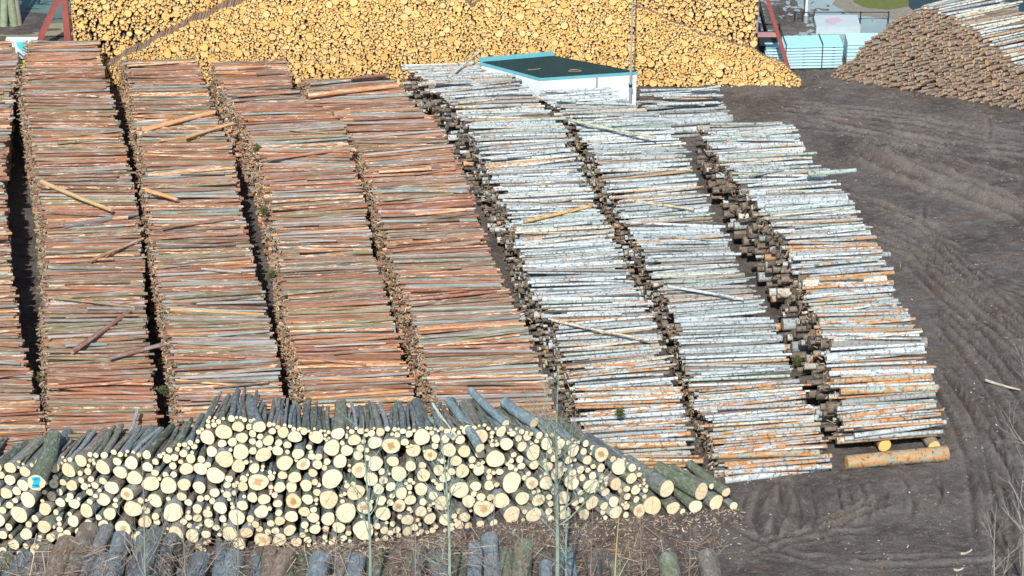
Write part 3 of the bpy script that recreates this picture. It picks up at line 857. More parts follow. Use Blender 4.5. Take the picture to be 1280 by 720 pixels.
root = empty('end_frame', tuple(on_y(946, 108, YF + GAPY) * np.array([1, 1, 0])))
tag(root, 'steel trestle end frame beside the stacked sheets, red leg in front', 'frame')
Yn = YF + GAPY - .1
xb = on_y(946, 30, Yn)[0]
part_bar('post', mat_plain('grey_steel', (.32, .27, .27), .5), root, ((xb, Yn, 0), (xb, Yn, 6.4), .09, .16))
part_bar('post', M_DARK, root, ((xb + .02, Yn + 2.6, 0), (xb + .02, Yn + 2.6, 6.4), .12, .16))
pA, pB = on_y(986, 88, Yn), on_y(957, 0, Yn)
sl = (pB[0] - pA[0]) / (pB[2] - pA[2]); xf = pA[0] - sl * pA[2]; zt = (xb - xf) / sl
part_bar('brace', M_RED, root, ((xf, Yn, 0), (xb + .1, Yn, zt), .15, .2))
pA, pB = on_y(966, 74, Yn + 2.6), on_y(948, 10, Yn + 2.6)
sl = (pB[0] - pA[0]) / (pB[2] - pA[2]); xf = pA[0] - sl * pA[2]; zt = max(2.5, (xb - xf) / sl)
part_bar('brace', M_DARK, root, ((xf, Yn + 2.6, 0), (xb + .1, Yn + 2.6, zt), .16, .2))
p1, p2 = on_y(944, 43, Yn), on_y(972, 44, Yn)
part_bar('crossbeam', mat_plain('pale_red_steel', (.42, .24, .24), .5), root, ((p1[0], Yn - .02, p1[2]), (p2[0], Yn - .02, p1[2]), .16, .12))

# ------------------------------------------------------------------ hut with green roof, and mast
hh = 2.0
A, B, Cc, D = [on_z(x, y, hh) for x, y in ((675, 98), (798, 90), (692, 70), (600, 78))]
hut = empty('hut', (float((A[0] + B[0] + Cc[0] + D[0]) / 4), float((A[1] + B[1] + Cc[1] + D[1]) / 4), 0))
tag(hut, 'small white hut with dark green flat roof and turquoise trim behind the birch stacks', 'hut')
M_WHITE = mat_plain('white_render', (.72, .80, .84), .7, 0, .08, 1.5, (.55, .62, .64))
M_TURQ = mat_plain('turquoise_trim', (.13, .42, .50), .5, 0, .25, 3, (.3, .42, .44))
M_ROOF = mat_plain('green_roof_felt', (.016, .045, .05), .8, 0, .35, 1.2, (.035, .06, .06))
def poly_prism(name, mat, pts, z0, z1, parent):
    mb = MB(); n = len(pts)
    V = [(p[0], p[1], z0) for p in pts] + [(p[0], p[1], z1) for p in pts]
    sz = [n, n] + [4] * n
    ix = list(range(n))[::-1] + [n + i for i in range(n)]
    for i in range(n): j = (i + 1) % n; ix += [i, j, n + j, n + i]
    mb.add(V, sz, ix, np.zeros((len(ix), 2)))
    o = mb.build(name, (mat,), parent=parent)
    if parent is not None: o.location = (-parent.location[0], -parent.location[1], -parent.location[2])
    return o
quad = [A, B, Cc, D]; cen = sum(quad) / 4
ins = lambda k: [p + (cen - p) * k for p in quad]
poly_prism('wall', M_WHITE, ins(.02), 0, hh - .10, hut)
poly_prism('fascia', M_TURQ, quad, hh - .10, hh, hut)
poly_prism('roof', M_ROOF, ins(.035), hh, hh + .03, hut)
# upstand along the back edge
def strip(name, mat, p, q, w, z0, z1, parent):
    d = (q - p) / np.linalg.norm(q - p); nn = np.array([-d[1], d[0], 0]) * w
    return poly_prism(name, mat, [p, q, q + nn, p + nn], z0, z1, parent)
strip('upstand', M_TURQ, D, Cc, .12, hh + .001, hh + .15, hut)
# downpipe and seams on front wall
pm_ = A + (B - A) * .57
strip('downpipe', mat_plain('grey_pipe', (.30, .36, .38), .4), pm_ + np.array([0, -.05, 0]), pm_ + np.array([.06, -.04, 0]), .05, 0, hh - .02, hut)
M_SEAM = mat_plain('grey_joint', (.42, .48, .50), .6)
for t_ in (.15, .36, .79):
    q_ = A + (B - A) * t_ + np.array([0, .045, 0])
    strip('wall_joint', M_SEAM, q_, q_ + (B - A) * .006, .03, 0, hh - .12, hut)
# roof litter pieces: bits of branch lying on the roof
for j in range(3):
    p = cen + (A - cen) * R.uniform(-.1, .6) + (B - cen) * R.uniform(-.2, .5)
    mb = MB(); an = R.uniform(-.4, .5)
    c = np.array([p[0], p[1], hh + .06]); log_into(mb, c, (math.cos(an), math.sin(an), 0), R.uniform(.25, .6), .02, .015, (.25, .17, .12), (R.random(), 0, 0), 6, 3, bend=.03)
    tag(mb.build('stick', (M_PINE, E_PINE), origin=c), 'broken stick lying on the green hut roof', 'stick', 'broken sticks on the hut roof')
ml = on_z(787, 158)
mast = empty('mast', tuple(ml)); tag(mast, 'thin grey steel mast standing in front of the white hut corner', 'mast')
M_STEEL = mat_plain('galvanised_steel', (.42, .47, .50), .4, .3, .15)
mb = MB(); tube_into(mb, [(0, 0, 0), (0, 0, 2.4)], [.05, .05], 10); mb.build('lower_tube', (M_STEEL,), parent=mast)
mb = MB(); tube_into(mb, [(0, 0, 2.4), (0, 0, 9.5)], [.034, .028], 10); mb.build('upper_tube', (M_STEEL,), parent=mast)
mb = MB(); box_into(mb, (-.07, -.07, 1.62), (.07, .07, 1.72)); mb.build('clamp', (M_DARK,), parent=mast)
mb = MB(); box_into(mb, (-.14, -.14, 0.0), (.14, .14, .05)); mb.build('base_plate', (M_STEEL,), parent=mast)

# ------------------------------------------------------------------ ground
def grid_axis(parts):
    out = []
    for a, b, st_ in parts:
        out += list(np.arange(a, b, st_))
    return np.array(out + [parts[-1][1]])
gx = grid_axis([(-400, -60, 20), (-60, -16, 2.0), (-16, 4, .5), (4, 24, .085), (24, 60, 1.5), (60, 400, 20)])
gy = grid_axis([(-100, 40, 10), (40, 58, 1.0), (58, 103, .09), (103, 130, .7), (130, 900, 30)])
GX, GY = np.meshgrid(gx, gy); Z = np.zeros_like(GX); TR = np.zeros_like(GX)
Z += (vnoise(GX * 7 + 3, GY * 7, 31) ** 3) * .06
Z += (vnoise(GX * .35, GY * .35, 1) - .5) * .12 + (vnoise(GX * 1.3, GY * 1.3, 2) - .5) * .06 + (vnoise(GX * 4, GY * 4, 3) - .5) * .06 + (vnoise(GX * 5.5, GY * 5.5, 4) - .5) * .05 + (RS.rand(*GX.shape) - .5) * .028 + (vnoise(GX * 3.2 + GY * 2.2, GY * 9 - GX * 4, 6) - .5) * .012
def rut(pts, w=.16, depth=.09, ridge=.05, cleat=.0):
    """press one wheel rut along a photo polyline into the ground"""
    P = [on_z(x, y)[:2] for x, y in pts]
    # smooth
    Q = []
    for i in range(len(P) - 1):
        for t in np.linspace(0, 1, 5, endpoint=False): Q.append(P[i] * (1 - t) + P[i + 1] * t)
    Q.append(P[-1]); Q = np.array(Q)
    for _ in range(3): Q[1:-1] = (Q[:-2] + 2 * Q[1:-1] + Q[2:]) / 4
    lo = Q.min(0) - 1; hi = Q.max(0) + 1
    mx = np.where((gx >= lo[0]) & (gx <= hi[0]))[0]; my = np.where((gy >= lo[1]) & (gy <= hi[1]))[0]
    if len(mx) == 0 or len(my) == 0: return
    sl_ = (slice(my[0], my[-1] + 1), slice(mx[0], mx[-1] + 1))
    X, Y = GX[sl_], GY[sl_]; D = np.full(X.shape, 9.0); T = np.zeros(X.shape); acc = 0
    for a, b in zip(Q[:-1], Q[1:]):
        ab = b - a; l2 = ab @ ab
        t = np.clip(((X - a[0]) * ab[0] + (Y - a[1]) * ab[1]) / l2, 0, 1)
        d = np.hypot(X - a[0] - t * ab[0], Y - a[1] - t * ab[1])
        m = d < D; D[m] = d[m]; T[m] = acc + t[m] * math.sqrt(l2); acc += math.sqrt(l2)
    depth *= 1.35; ridge *= 1.35
    fade = np.clip(T / .8, 0, 1) * np.clip((acc - T) / .8, 0, 1)
    jag = .7 + .6 * vnoise(T * 2.2 + pts[0][0], D * 4, 9)
    w = w * .6
    z = -depth * np.exp(-(D / w) ** 2) + ridge * np.exp(-((D - 2.0 * w) / (w * .7)) ** 2)
    if cleat: z += cleat * np.sin(T * 2 * math.pi / .22) * np.exp(-(D / w) ** 4)
    Z[sl_] += z * fade * jag
    TR[sl_] += (np.exp(-((D - 1.9 * w) / (w * .9)) ** 2) - .8 * np.exp(-(D / (w * 1.1)) ** 2)) * fade * (.5 + vnoise(X * 3, Y * 3, 14))
def pair(pts, dx, dy, **k):
    rut(pts, **k); rut([(x + dx, y + dy) for x, y in pts], **k)
def fam(base, n, dx, dy, jx=4, **k):
    for i in range(n):
        o = (R.uniform(-jx, jx) * 2, R.uniform(-jx, jx) * 1.4)
        kk = dict(k); kk['w'] = k['w'] * R.uniform(.6, 1.5); kk['depth'] = k['depth'] * R.uniform(.4, 1.6); kk['ridge'] = k['ridge'] * R.uniform(.3, 1.6)
        pts = [(x + dx * i + o[0] + R.uniform(-3, 3), y + dy * i + o[1] + R.uniform(-2.5, 2.5)) for x, y in base]
        if len(pts) > 3 and R.random() < .5: pts = pts[R.randint(0, 1):len(pts) - R.randint(0, 1)]
        rut(pts, **kk)
# ploughed bank and long curved tracks on the open yard
fam([(1062, 186), (1110, 214), (1180, 236), (1290, 276)], 3, 3, -7, 2, w=.22, depth=.10, ridge=.13)
fam([(1075, 182), (1130, 190), (1200, 215), (1300, 240)], 5, 8, -6, 5, w=.13, depth=.06, ridge=.05)
fam([(1050, 240), (1110, 262), (1190, 300), (1300, 340)], 6, 4, 11, 6, w=.16, depth=.06, ridge=.04)
fam([(960, 150), (1040, 158), (1150, 170), (1300, 200)], 4, 6, -8, 6, w=.2, depth=.05, ridge=.03)
fam([(1110, 330), (1160, 380), (1220, 430), (1300, 500)], 6, 10, -9, 6, w=.15, depth=.09, ridge=.07)
fam([(1140, 420), (1180, 470), (1230, 540), (1262, 600), (1270, 660)], 6, 13, -6, 5, w=.14, depth=.09, ridge=.07)
fam([(1200, 560), (1222, 600), (1236, 650), (1240, 720)], 4, 14, -2, 3, w=.14, depth=.08, ridge=.06)
for i in range(70):     # churned lumps of the ploughed bank
    x = R.uniform(1055, 1275); y = 196 + (x - 1060) * .36 + R.uniform(-16, 5)
    an = R.gauss(.5, .7); l = R.uniform(5, 22)
    rut([(x, y), (x + l * math.cos(an), y + l * .6 * math.sin(an))], w=R.uniform(.08, .16), depth=R.uniform(-.12, .14), ridge=R.uniform(.02, .1))
# wheel scuffs in front of the birch stacks
for x, y, l, cv in ((940, 612, 40, -12), (962, 605, 70, -18), (985, 600, 85, -16), (996, 612, 60, 6), (1014, 604, 66, 8), (1040, 597, 58, 14), (1060, 606, 30, 6), (1071, 596, 62, 16), (1098, 600, 40, 12), (1126, 590, 66, 20), (1140, 600, 30, 10), (1163, 588, 50, 16)):
    rut([(x, y), (x + cv * .6, y + l * .3), (x + cv, y + l * .65), (x + cv * .5 + R.uniform(-6, 6), y + l)], w=R.uniform(.07, .17), depth=R.uniform(.05, .12), ridge=R.uniform(.04, .11))
rut([(975, 604), (984, 630), (976, 655), (960, 672)], w=.16, depth=.20, ridge=.16)
pair([(1000, 668), (1040, 650), (1075, 635), (1115, 618)], 10, 6, w=.14, depth=.08, ridge=.07, cleat=.05)
pair([(1130, 300), (1170, 350), (1215, 392), (1290, 440)], 22, -14, w=.16, depth=.07, ridge=.06, cleat=.05)
pair([(1150, 460), (1190, 520), (1215, 590), (1222, 680)], 24, -6, w=.16, depth=.07, ridge=.06, cleat=.05)
pair([(1000, 140), (1080, 160), (1180, 178), (1290, 190)], 2, 9, w=.18, depth=.06, ridge=.04, cleat=.04)
pair([(930, 690), (980, 672), (1030, 662), (1090, 655)], 4, 9, w=.13, depth=.05, ridge=.04)
fam([(900, 650), (980, 690), (1100, 700), (1290, 690)], 3, 8, 8, 5, w=.12, depth=.04, ridge=.03)
for i in range(46):      # many short scuffs all over
    x, y = R.uniform(940, 1280), R.uniform(130, 700)
    if x < 1000 + (y - 200) * .55 and y < 600: continue
    an = R.gauss(.35, .5); l = R.uniform(15, 50)
    rut([(x, y), (x + l * .5 * math.cos(an), y + l * .45 * math.sin(an)), (x + l * math.cos(an + .3), y + l * math.sin(an + .3))], w=R.uniform(.06, .13), depth=R.uniform(.03, .08), ridge=R.uniform(.02, .05))
def ground_z(x, y):
    i = min(max(np.searchsorted(gx, x) - 1, 0), len(gx) - 2); j = min(max(np.searchsorted(gy, y) - 1, 0), len(gy) - 2)
    return float(Z[j, i])
Z[:, (gx < -16) | (gx > 24)] *= .5
Z = np.maximum(Z, -.17)
flat = np.clip((GY - 101) / 2.5, 0, 1); Z = Z * (1 - flat)
ny, nx = GX.shape
V = np.stack([GX, GY, Z], -1).reshape(-1, 3)
I = np.arange(nx * ny).reshape(ny, nx)
q = np.stack([I[:-1, :-1], I[:-1, 1:], I[1:, 1:], I[1:, :-1]], -1).reshape(-1, 4)
me = bpy.data.meshes.new('ground'); me.vertices.add(len(V)); me.vertices.foreach_set('co', V.astype(np.float32).ravel())
me.loops.add(q.size); me.loops.foreach_set('vertex_index', q.ravel().astype(np.int32))
me.polygons.add(len(q)); me.polygons.foreach_set('loop_start', (np.arange(len(q)) * 4).astype(np.int32)); me.polygons.foreach_set('loop_total', np.full(len(q), 4, np.int32))
me.polygons.foreach_set('use_smooth', np.ones(len(q), bool)); me.update(calc_edges=True)
at_ = me.attributes.new('track', 'FLOAT', 'POINT'); at_.data.foreach_set('value', np.clip(TR, -1, 1).astype(np.float32).ravel())
g = bpy.data.objects.new('ground', me); COL.objects.link(g); g['kind'] = 'structure'
n = NT('mud'); tc = n.t.nodes.new('ShaderNodeTexCoord').outputs['Object']
n1 = n.noise(tc, .35, 6, .62); n2 = n.noise(tc, 2.6, 9, .8); n3 = n.noise(tc, 17, 8, .8)
mp = n.t.nodes.new('ShaderNodeMapping'); mp.inputs['Rotation'].default_value = (0, 0, math.radians(28)); mp.inputs['Scale'].default_value = (1.6, 5.0, 1); n.l(tc, mp.inputs[0])
n4 = n.noise(mp.outputs[0], 1.3, 9, .82)
c = n.mix(n.ramp(n1, .42, .58), (.105, .089, .083), (.190, .173, .160))
n5 = n.noise(tc, .9, 5, .7)
c = n.mix(n.math('MULTIPLY', n.ramp(n5, .50, .62), .5), c, (.19, .15, .122))
c = n.mix(n.math('MULTIPLY', n.ramp(n4, .47, .62), .55), c, (.31, .295, .27))
c = n.mix(n.math('MULTIPLY', n.ramp(n2, .52, .72), .55), c, (.10, .08, .072))
c = n.mix(n.math('MULTIPLY', n.ramp(n3, .62, .74), .4), c, (.30, .26, .21))
ta = n.attr('track').outputs['Fac']
c = n.mix(n.math('MULTIPLY', n.ramp(ta, .05, .9), .6), c, (.29, .265, .24))
c = n.mix(n.math('MULTIPLY', n.ramp(ta, -.05, -.7), .55), c, (.085, .073, .068))
kk = n.math('ADD', n.math('MULTIPLY', n.ramp(n3, .36, .66), .75), .62)
c = n.mix(1.0, c, n.xyz(kk, kk, kk), 'MULTIPLY')
n7 = n.noise(tc, .55, 7, .75)
c = n.mix(n.math('MULTIPLY', n.ramp(n7, .54, .64), .6), c, (.085, .072, .072))
c = n.mix(n.math('MULTIPLY', n.ramp(n7, .44, .36), .45), c, (.20, .135, .095))
n6 = n.noise(tc, 42, 3, .8)
c = n.mix(n.math('MULTIPLY', n.ramp(n6, .64, .72), .55), c, (.36, .31, .25))
nb = n.math('ADD', n.math('MULTIPLY', n3, .9), n2)
me.materials.append(n.out(c, .9, nb, .12, 1.0))

def sheet(name, pts_px, z, mat):
    P = [on_z(x, y, z) for x, y in pts_px]
    mb = MB(); mb.add(P, [len(P)], range(len(P)), [(0, 0)] * len(P))
    o = mb.build(name, (mat,)); o['kind'] = 'structure'; return o
def reps(o): return o
# paved road beyond the yard
M_ROAD = mat_plain('blue_grey_asphalt', (.27, .36, .38), .85, 0, .25, .5, (.33, .36, .36))
M_WATER = mat_plain('dark_still_water', (.022, .045, .05), .18, 0, .5, .35)
sheet('road', [(830, 64), (1400, 70), (1500, -900), (700, -900)], .02, M_ROAD)
sheet('verge', [(1040, 5), (1062, 17), (1110, 24), (1180, 22), (1240, 24), (1500, 60), (1500, -60), (1060, -20)], .026, mat_plain('gravel_verge', (.24, .22, .185), .95, 0, .3, 2.0, (.13, .13, .09)))
sheet('grass_verge', [(1066, 2), (1080, 9), (1110, 12), (1135, 8), (1150, -10), (1080, -14)], .032, mat_plain('verge_grass', (.13, .15, .045), .95, 0, .4, 6))
sheet('river', [(1136, 8), (1150, 20), (1200, 30), (1240, 45), (1300, 56), (1600, 80), (1600, -700), (1120, -700)], .04, M_WATER)
# bank at the left behind the stacks
sheet('path', [(-200, 47), (120, 44), (120, 30), (60, 28), (-200, 33)], .02, mat_plain('dusty_path', (.27, .25, .16), .95, 0, .25, 2.0))
sheet('grass_field', [(-200, 33), (60, 28), (125, 30), (140, -600), (-300, -600)], .026, mat_plain('teal_grass', (.10, .18, .17), .95, 0, .4, .8, (.15, .2, .16)))

# ------------------------------------------------------------------ stacked blue-white sheets, low trailer, rail, lamp post
Ys = on_z(1000, 88)[1]
M_SHEET = mat_plain('pale_blue_sheet', (.50, .76, .83), .4, 0, .12, 1.5)
M_SHTOP = mat_plain('turquoise_sheet', (.38, .74, .80), .45, 0, .15, 1.0, (.48, .76, .8))
xl, xr_ = on_y(956, 85, Ys)[0], on_y(1053, 85, Ys)[0]
ztop = on_y(1000, 57, Ys)[2]
nl = 8
for j in range(nl):
    z0 = .06 + j * (ztop - .06) / nl; z1 = z0 + (ztop - .06) / nl * .60
    mb = MB(); dx = R.uniform(-.04, .04)
    a = math.radians(3)
    Mx = lambda V: np.stack([V[:, 0] * math.cos(a) - V[:, 1] * math.sin(a) + xl, V[:, 0] * math.sin(a) + V[:, 1] * math.cos(a) + Ys, V[:, 2]], 1)
    box_into(mb, (dx, 0, z0), (xr_ - xl + dx, 1.05, z1), M=Mx)
    tag(mb.build('sheet_panel', (M_SHTOP if j == nl - 1 else M_SHEET,)), '%s pale blue sheet panel, %s from the ground in its stack by the trestle' % ('turquoise-topped' if j == nl - 1 else 'long', ordinal(j + 1)), 'panel', 'pale blue sheet panels stacked by the trestle')
    for xx in (.35, (xr_ - xl) * .5, xr_ - xl - .35):
        pass
for xx in (.8, xr_ - xl - .8):
    mb = MB(); box_into(mb, (xx - .02, -.012, .0), (xx + .02, -.002, ztop + .01), M=Mx); box_into(mb, (xx - .02, -.012, ztop + .012), (xx + .02, 1.06, ztop + .022), M=Mx)
    tag(mb.build('strap', (M_DARK,)), 'dark strap %s round the pale blue panels by the trestle' % ('tied nearer the trestle' if xx < 1 else 'tied nearer the conical pile'), 'strap')
mb = MB()
for j in range(nl):
    z1 = .06 + (j) * (ztop - .06) / nl; z0 = z1 - (ztop - .06) / nl * .40 if j else 0.0
    for xx in (.35, (xr_ - xl) * .5, xr_ - xl - .35):
        box_into(mb, (xx - .05, .03, z0), (xx + .05, 1.0, z1), M=Mx)
tag(mb.build('spacer_battens', (M_DARK,)), 'dark wooden battens keeping the pale blue sheet panels apart', 'battens')
xl2, xr2 = on_y(1058, 80, Ys + .5)[0], on_y(1105, 80, Ys + .5)[0]
for j in range(6):
    z0 = .1 + j * .15
    mb = MB(); box_into(mb, (xl2, Ys + .5, z0), (xr2, Ys + 1.5, z0 + .11))
    tag(mb.build('sheet_panel', (M_SHEET,)), 'pale blue sheet panel half hidden behind the far conical pile, %s from the ground' % ordinal(j + 1), 'panel', 'pale blue sheet panels behind the conical pile')
mb = MB()
for j in range(6): box_into(mb, (xl2 + .3, Ys + .55, .1 + j * .15 - (.1 if j == 0 else .04)), (xl2 + .4, Ys + 1.4, .1 + j * .15))
tag(mb.build('spacer_battens', (M_DARK,)), 'dark battens under the panels half hidden by the far conical pile', 'battens')
# wide grey-white crate cover behind with a faded pink emblem
p = on_z(1020, 43); p2 = on_z(1075, 43)
cr = empty('container', tuple(p)); tag(cr, 'long low pale grey container with faded pink patch on top', 'container')
mb = MB(); box_into(mb, (0, 0, 0), (p2[0] - p[0], 1.3, .35)); mb.build('body', (mat_plain('pale_grey_cover', (.45, .55, .58), .6, 0, .1),), parent=cr)
mb = MB()
for cx_, cy_, rx, ry in ((.62, .55, .22, .28), (.85, .7, .3, .22), (.72, .35, .12, .15)):
    mb.add([(cx_ + rx * math.cos(t), cy_ + ry * math.sin(t), .354 + cx_ * .004) for t in np.linspace(0, 6.28, 14, endpoint=False)], [14], range(14), [(0, 0)] * 14)
mb.build('faded_patch', (mat_plain('faded_pink', (.55, .40, .47), .7),), parent=cr)
p = on_z(1007, 29)
lp = empty('lamp_post', tuple(p)); tag(lp, 'slender white lamp post on the grey road beyond the sheets', 'lamp post')
mb = MB(); tube_into(mb, [(0, 0, 0), (0, 0, 6)], [.06, .045], 10); mb.build('pole', (mat_plain('white_pole', (.7, .75, .76), .5),), parent=lp)
mb = MB(); tube_into(mb, [(0, 0, 0), (0, 0, .35)], [.1, .1], 10); mb.build('base', (M_STEEL,), parent=lp)
mb = MB(); tube_into(mb, [(0, 0, 6), (0, -.5, 6.3), (0, -1.0, 6.35)], [.045, .04, .03], 8); mb.build('arm', (M_STEEL,), parent=lp)
mb = MB(); box_into(mb, (-.12, -1.5, 6.3), (.12, -.95, 6.4)); mb.build('lamp_head', (M_STEEL,), parent=lp)
rl = empty('railing', tuple(on_z(990, 30))); tag(rl, 'thin dark railing along the near edge of the grey road', 'railing')
o0 = on_z(990, 30)
for x in (993, 1003, 1017, 1075, 1110):
    q0 = on_z(x, 30) - o0
    mb = MB(); box_into(mb, (q0[0] - .025, q0[1] - .025, 0), (q0[0] + .025, q0[1] + .025, .55)); mb.build('rail_post', (M_DARK,), parent=rl)
q0, q1 = on_z(993, 30) - o0, on_z(1110, 30) - o0
mb = MB(); bar_into(mb, (q0[0], q0[1] + .03, .5), (q1[0], q1[1] + .03, .5), .03, .03); mb.build('rail', (M_DARK,), parent=rl)
# dark bucket-like grapple lying behind the trestle
p = on_y(953, 66, Yn + 1.6); gp = empty('crate', (p[0] + .25, Yn + 1.5, 0)); tag(gp, 'dark wire crate standing behind the trestle legs', 'crate')
mb = MB()
for sx in (-.4, .4):
    for sy in (-.4, .4): bar_into(mb, (sx, sy, 0), (sx, sy, 1.5), .06, .06)
for zz in (.1, .5, .9, 1.45):
    for (a, b) in (((-.4, -.4), (.4, -.4)), ((.4, -.4), (.4, .4)), ((.4, .4), (-.4, .4)), ((-.4, .4), (-.4, -.4))): bar_into(mb, (a[0], a[1], zz), (b[0], b[1], zz), .05, .05)
mb.build('cage', (M_DARK,), parent=gp)
mb = MB(); box_into(mb, (-.37, -.37, .12), (.37, .37, 1.15)); mb.build('contents', (mat_plain('black_scrap', (.03, .035, .04), .7, 0, .6, 6),), parent=gp)

# ------------------------------------------------------------------ graffiti board behind the leftmost stacks
Yb = on_z(30, 90)[1]
x0_, x1_ = on_y(8, 60, Yb)[0], on_y(49, 60, Yb)[0]; zt = on_y(30, 49, Yb)[2]
bd = empty('painted_board', (x0_, Yb, 0)); tag(bd, 'white board with yellow and turquoise painted patches between the brown stacks', 'board')
mb = MB(); box_into(mb, (0, 0, 0), (x1_ - x0_, .25, zt)); mb.build('body', (mat_plain('white_paintwork', (.66, .76, .80), .5, 0, .1, 1, (.5, .6, .65)),), parent=bd)
def flat(name, mat, pts, dy):
    mb = MB(); mb.add([(a, -dy, b) for a, b in pts], [len(pts)], range(len(pts)), [(0, 0)] * len(pts)); mb.build(name, (mat,), parent=bd)
W = x1_ - x0_
star = [(W * .56 + (.34 if k % 2 else .17) * math.cos(k * math.pi / 7), zt - 1.05 + (.34 if k % 2 else .17) * math.sin(k * math.pi / 7)) for k in range(14)]
flat('painted_patch', mat_plain('yellow_paint', (.75, .82, .02), .5), star, .006)
flat('painted_patch', mat_plain('turquoise_paint', (.12, .68, .72), .5), [(W * .3, zt - .12), (W * .62, zt - .1), (W * .7, zt - .4), (W * .5, zt - .55), (W * .35, zt - .35)], .004)
flat('painted_patch', mat_plain('lime_paint', (.42, .75, .06), .5), [(W * .62, zt - .3), (W * .84, zt - .22), (W * .9, zt - .6), (W * .7, zt - .62)], .009)
flat('painted_patch', mat_plain('blue_paint_dark', (.05, .2, .35), .5), [(W * .3, zt - .55), (W * .36, zt - .52), (W * .72, zt - .95), (W * .66, zt - .99)], .012)

# ------------------------------------------------------------------ trees at the top left
M_TRUNK = mat_tint('tree_bark', .9, .45, 6)
def tree(px, py, h, r, tint, label, lean=(0, 0), seed=0, nb_=14, cat='tree', name='tree', group=None, spread=.5):
    rr = random.Random(seed); base = on_z(px, py)
    root = empty(name, tuple(base)); tag(root, label, cat, group)
    pts = []; N = 8
    for i in range(N + 1):
        t = i / N; pts.append((lean[0] * t * h + math.sin(t * 5 + seed) * .03 * h * .3, lean[1] * t * h, t * h))
    rad = [r * (1 - .85 * i / N) for i in range(N + 1)]
    mb = MB(); tube_into(mb, pts, rad, 9, tint); mb.build('trunk', (M_TRUNK,), parent=root)
    mb = MB()
    def br(p, d, L, r_, lvl):
        P = [np.array(p)]; dd = np.array(d, float)
        n_ = 5
        for i in range(n_):
            dd = dd + np.array([rr.gauss(0, .12), rr.gauss(0, .12), rr.gauss(.03, .08)]); dd /= np.linalg.norm(dd)
            P.append(P[-1] + dd * L / n_)
        tube_into(mb, P, [r_ * (1 - .8 * i / n_) for i in range(n_ + 1)], 5, tint)
        if lvl < 2:
            for _ in range(4 if lvl == 0 else 3):
                i = rr.randint(1, n_ - 1)
                d2 = dd + np.array([rr.uniform(-.9, .9), rr.uniform(-.9, .9), rr.uniform(0, .5)]); d2 /= np.linalg.norm(d2)
                br(P[i], d2, L * rr.uniform(.4, .65), r_ * .5, lvl + 1)
    for k in range(nb_):
        t = rr.uniform(.30, .97); i = int(t * N); p = np.array(pts[i]) + (np.array(pts[min(i + 1, N)]) - np.array(pts[i])) * (t * N - i)
        an = rr.uniform(0, 6.28); up = rr.uniform(.5, 1.1)
        d = np.array([math.cos(an) * spread * 1.6, math.sin(an) * spread * 1.6, up]); d /= np.linalg.norm(d)
        br(p, d, h * (1 - t * .65) * .38, r * (1 - .85 * t) * .55, 0)
    mb.build('branches', (M_TRUNK,), parent=root)
    return root
TG = (.26, .33, .22)
tree(3, 33, 7.5, .17, (.30, .36, .24), 'pale green-barked bare tree at the top left corner of the photo', (.10, 0), 1, 10)
tree(16, 33, 8, .18, (.26, .30, .20), 'bare tree with straight grey-green trunk, nearer the red frame', (.0, 0), 2, 10)
tree(24, 32, 7.5, .12, (.28, .26, .22), 'slim bare brownish tree closest to the red frame', (.02, 0), 3, 8)
tree(8, 31, 7, .10, (.16, .17, .15), 'thin dark tree between the two pale trunks', (.08, .02), 4, 8)
tree(1249, 38, 7.5, .16, (.34, .42, .42), 'speckled pale trunk standing at the water behind the far pile', (0, 0), 5, 10)

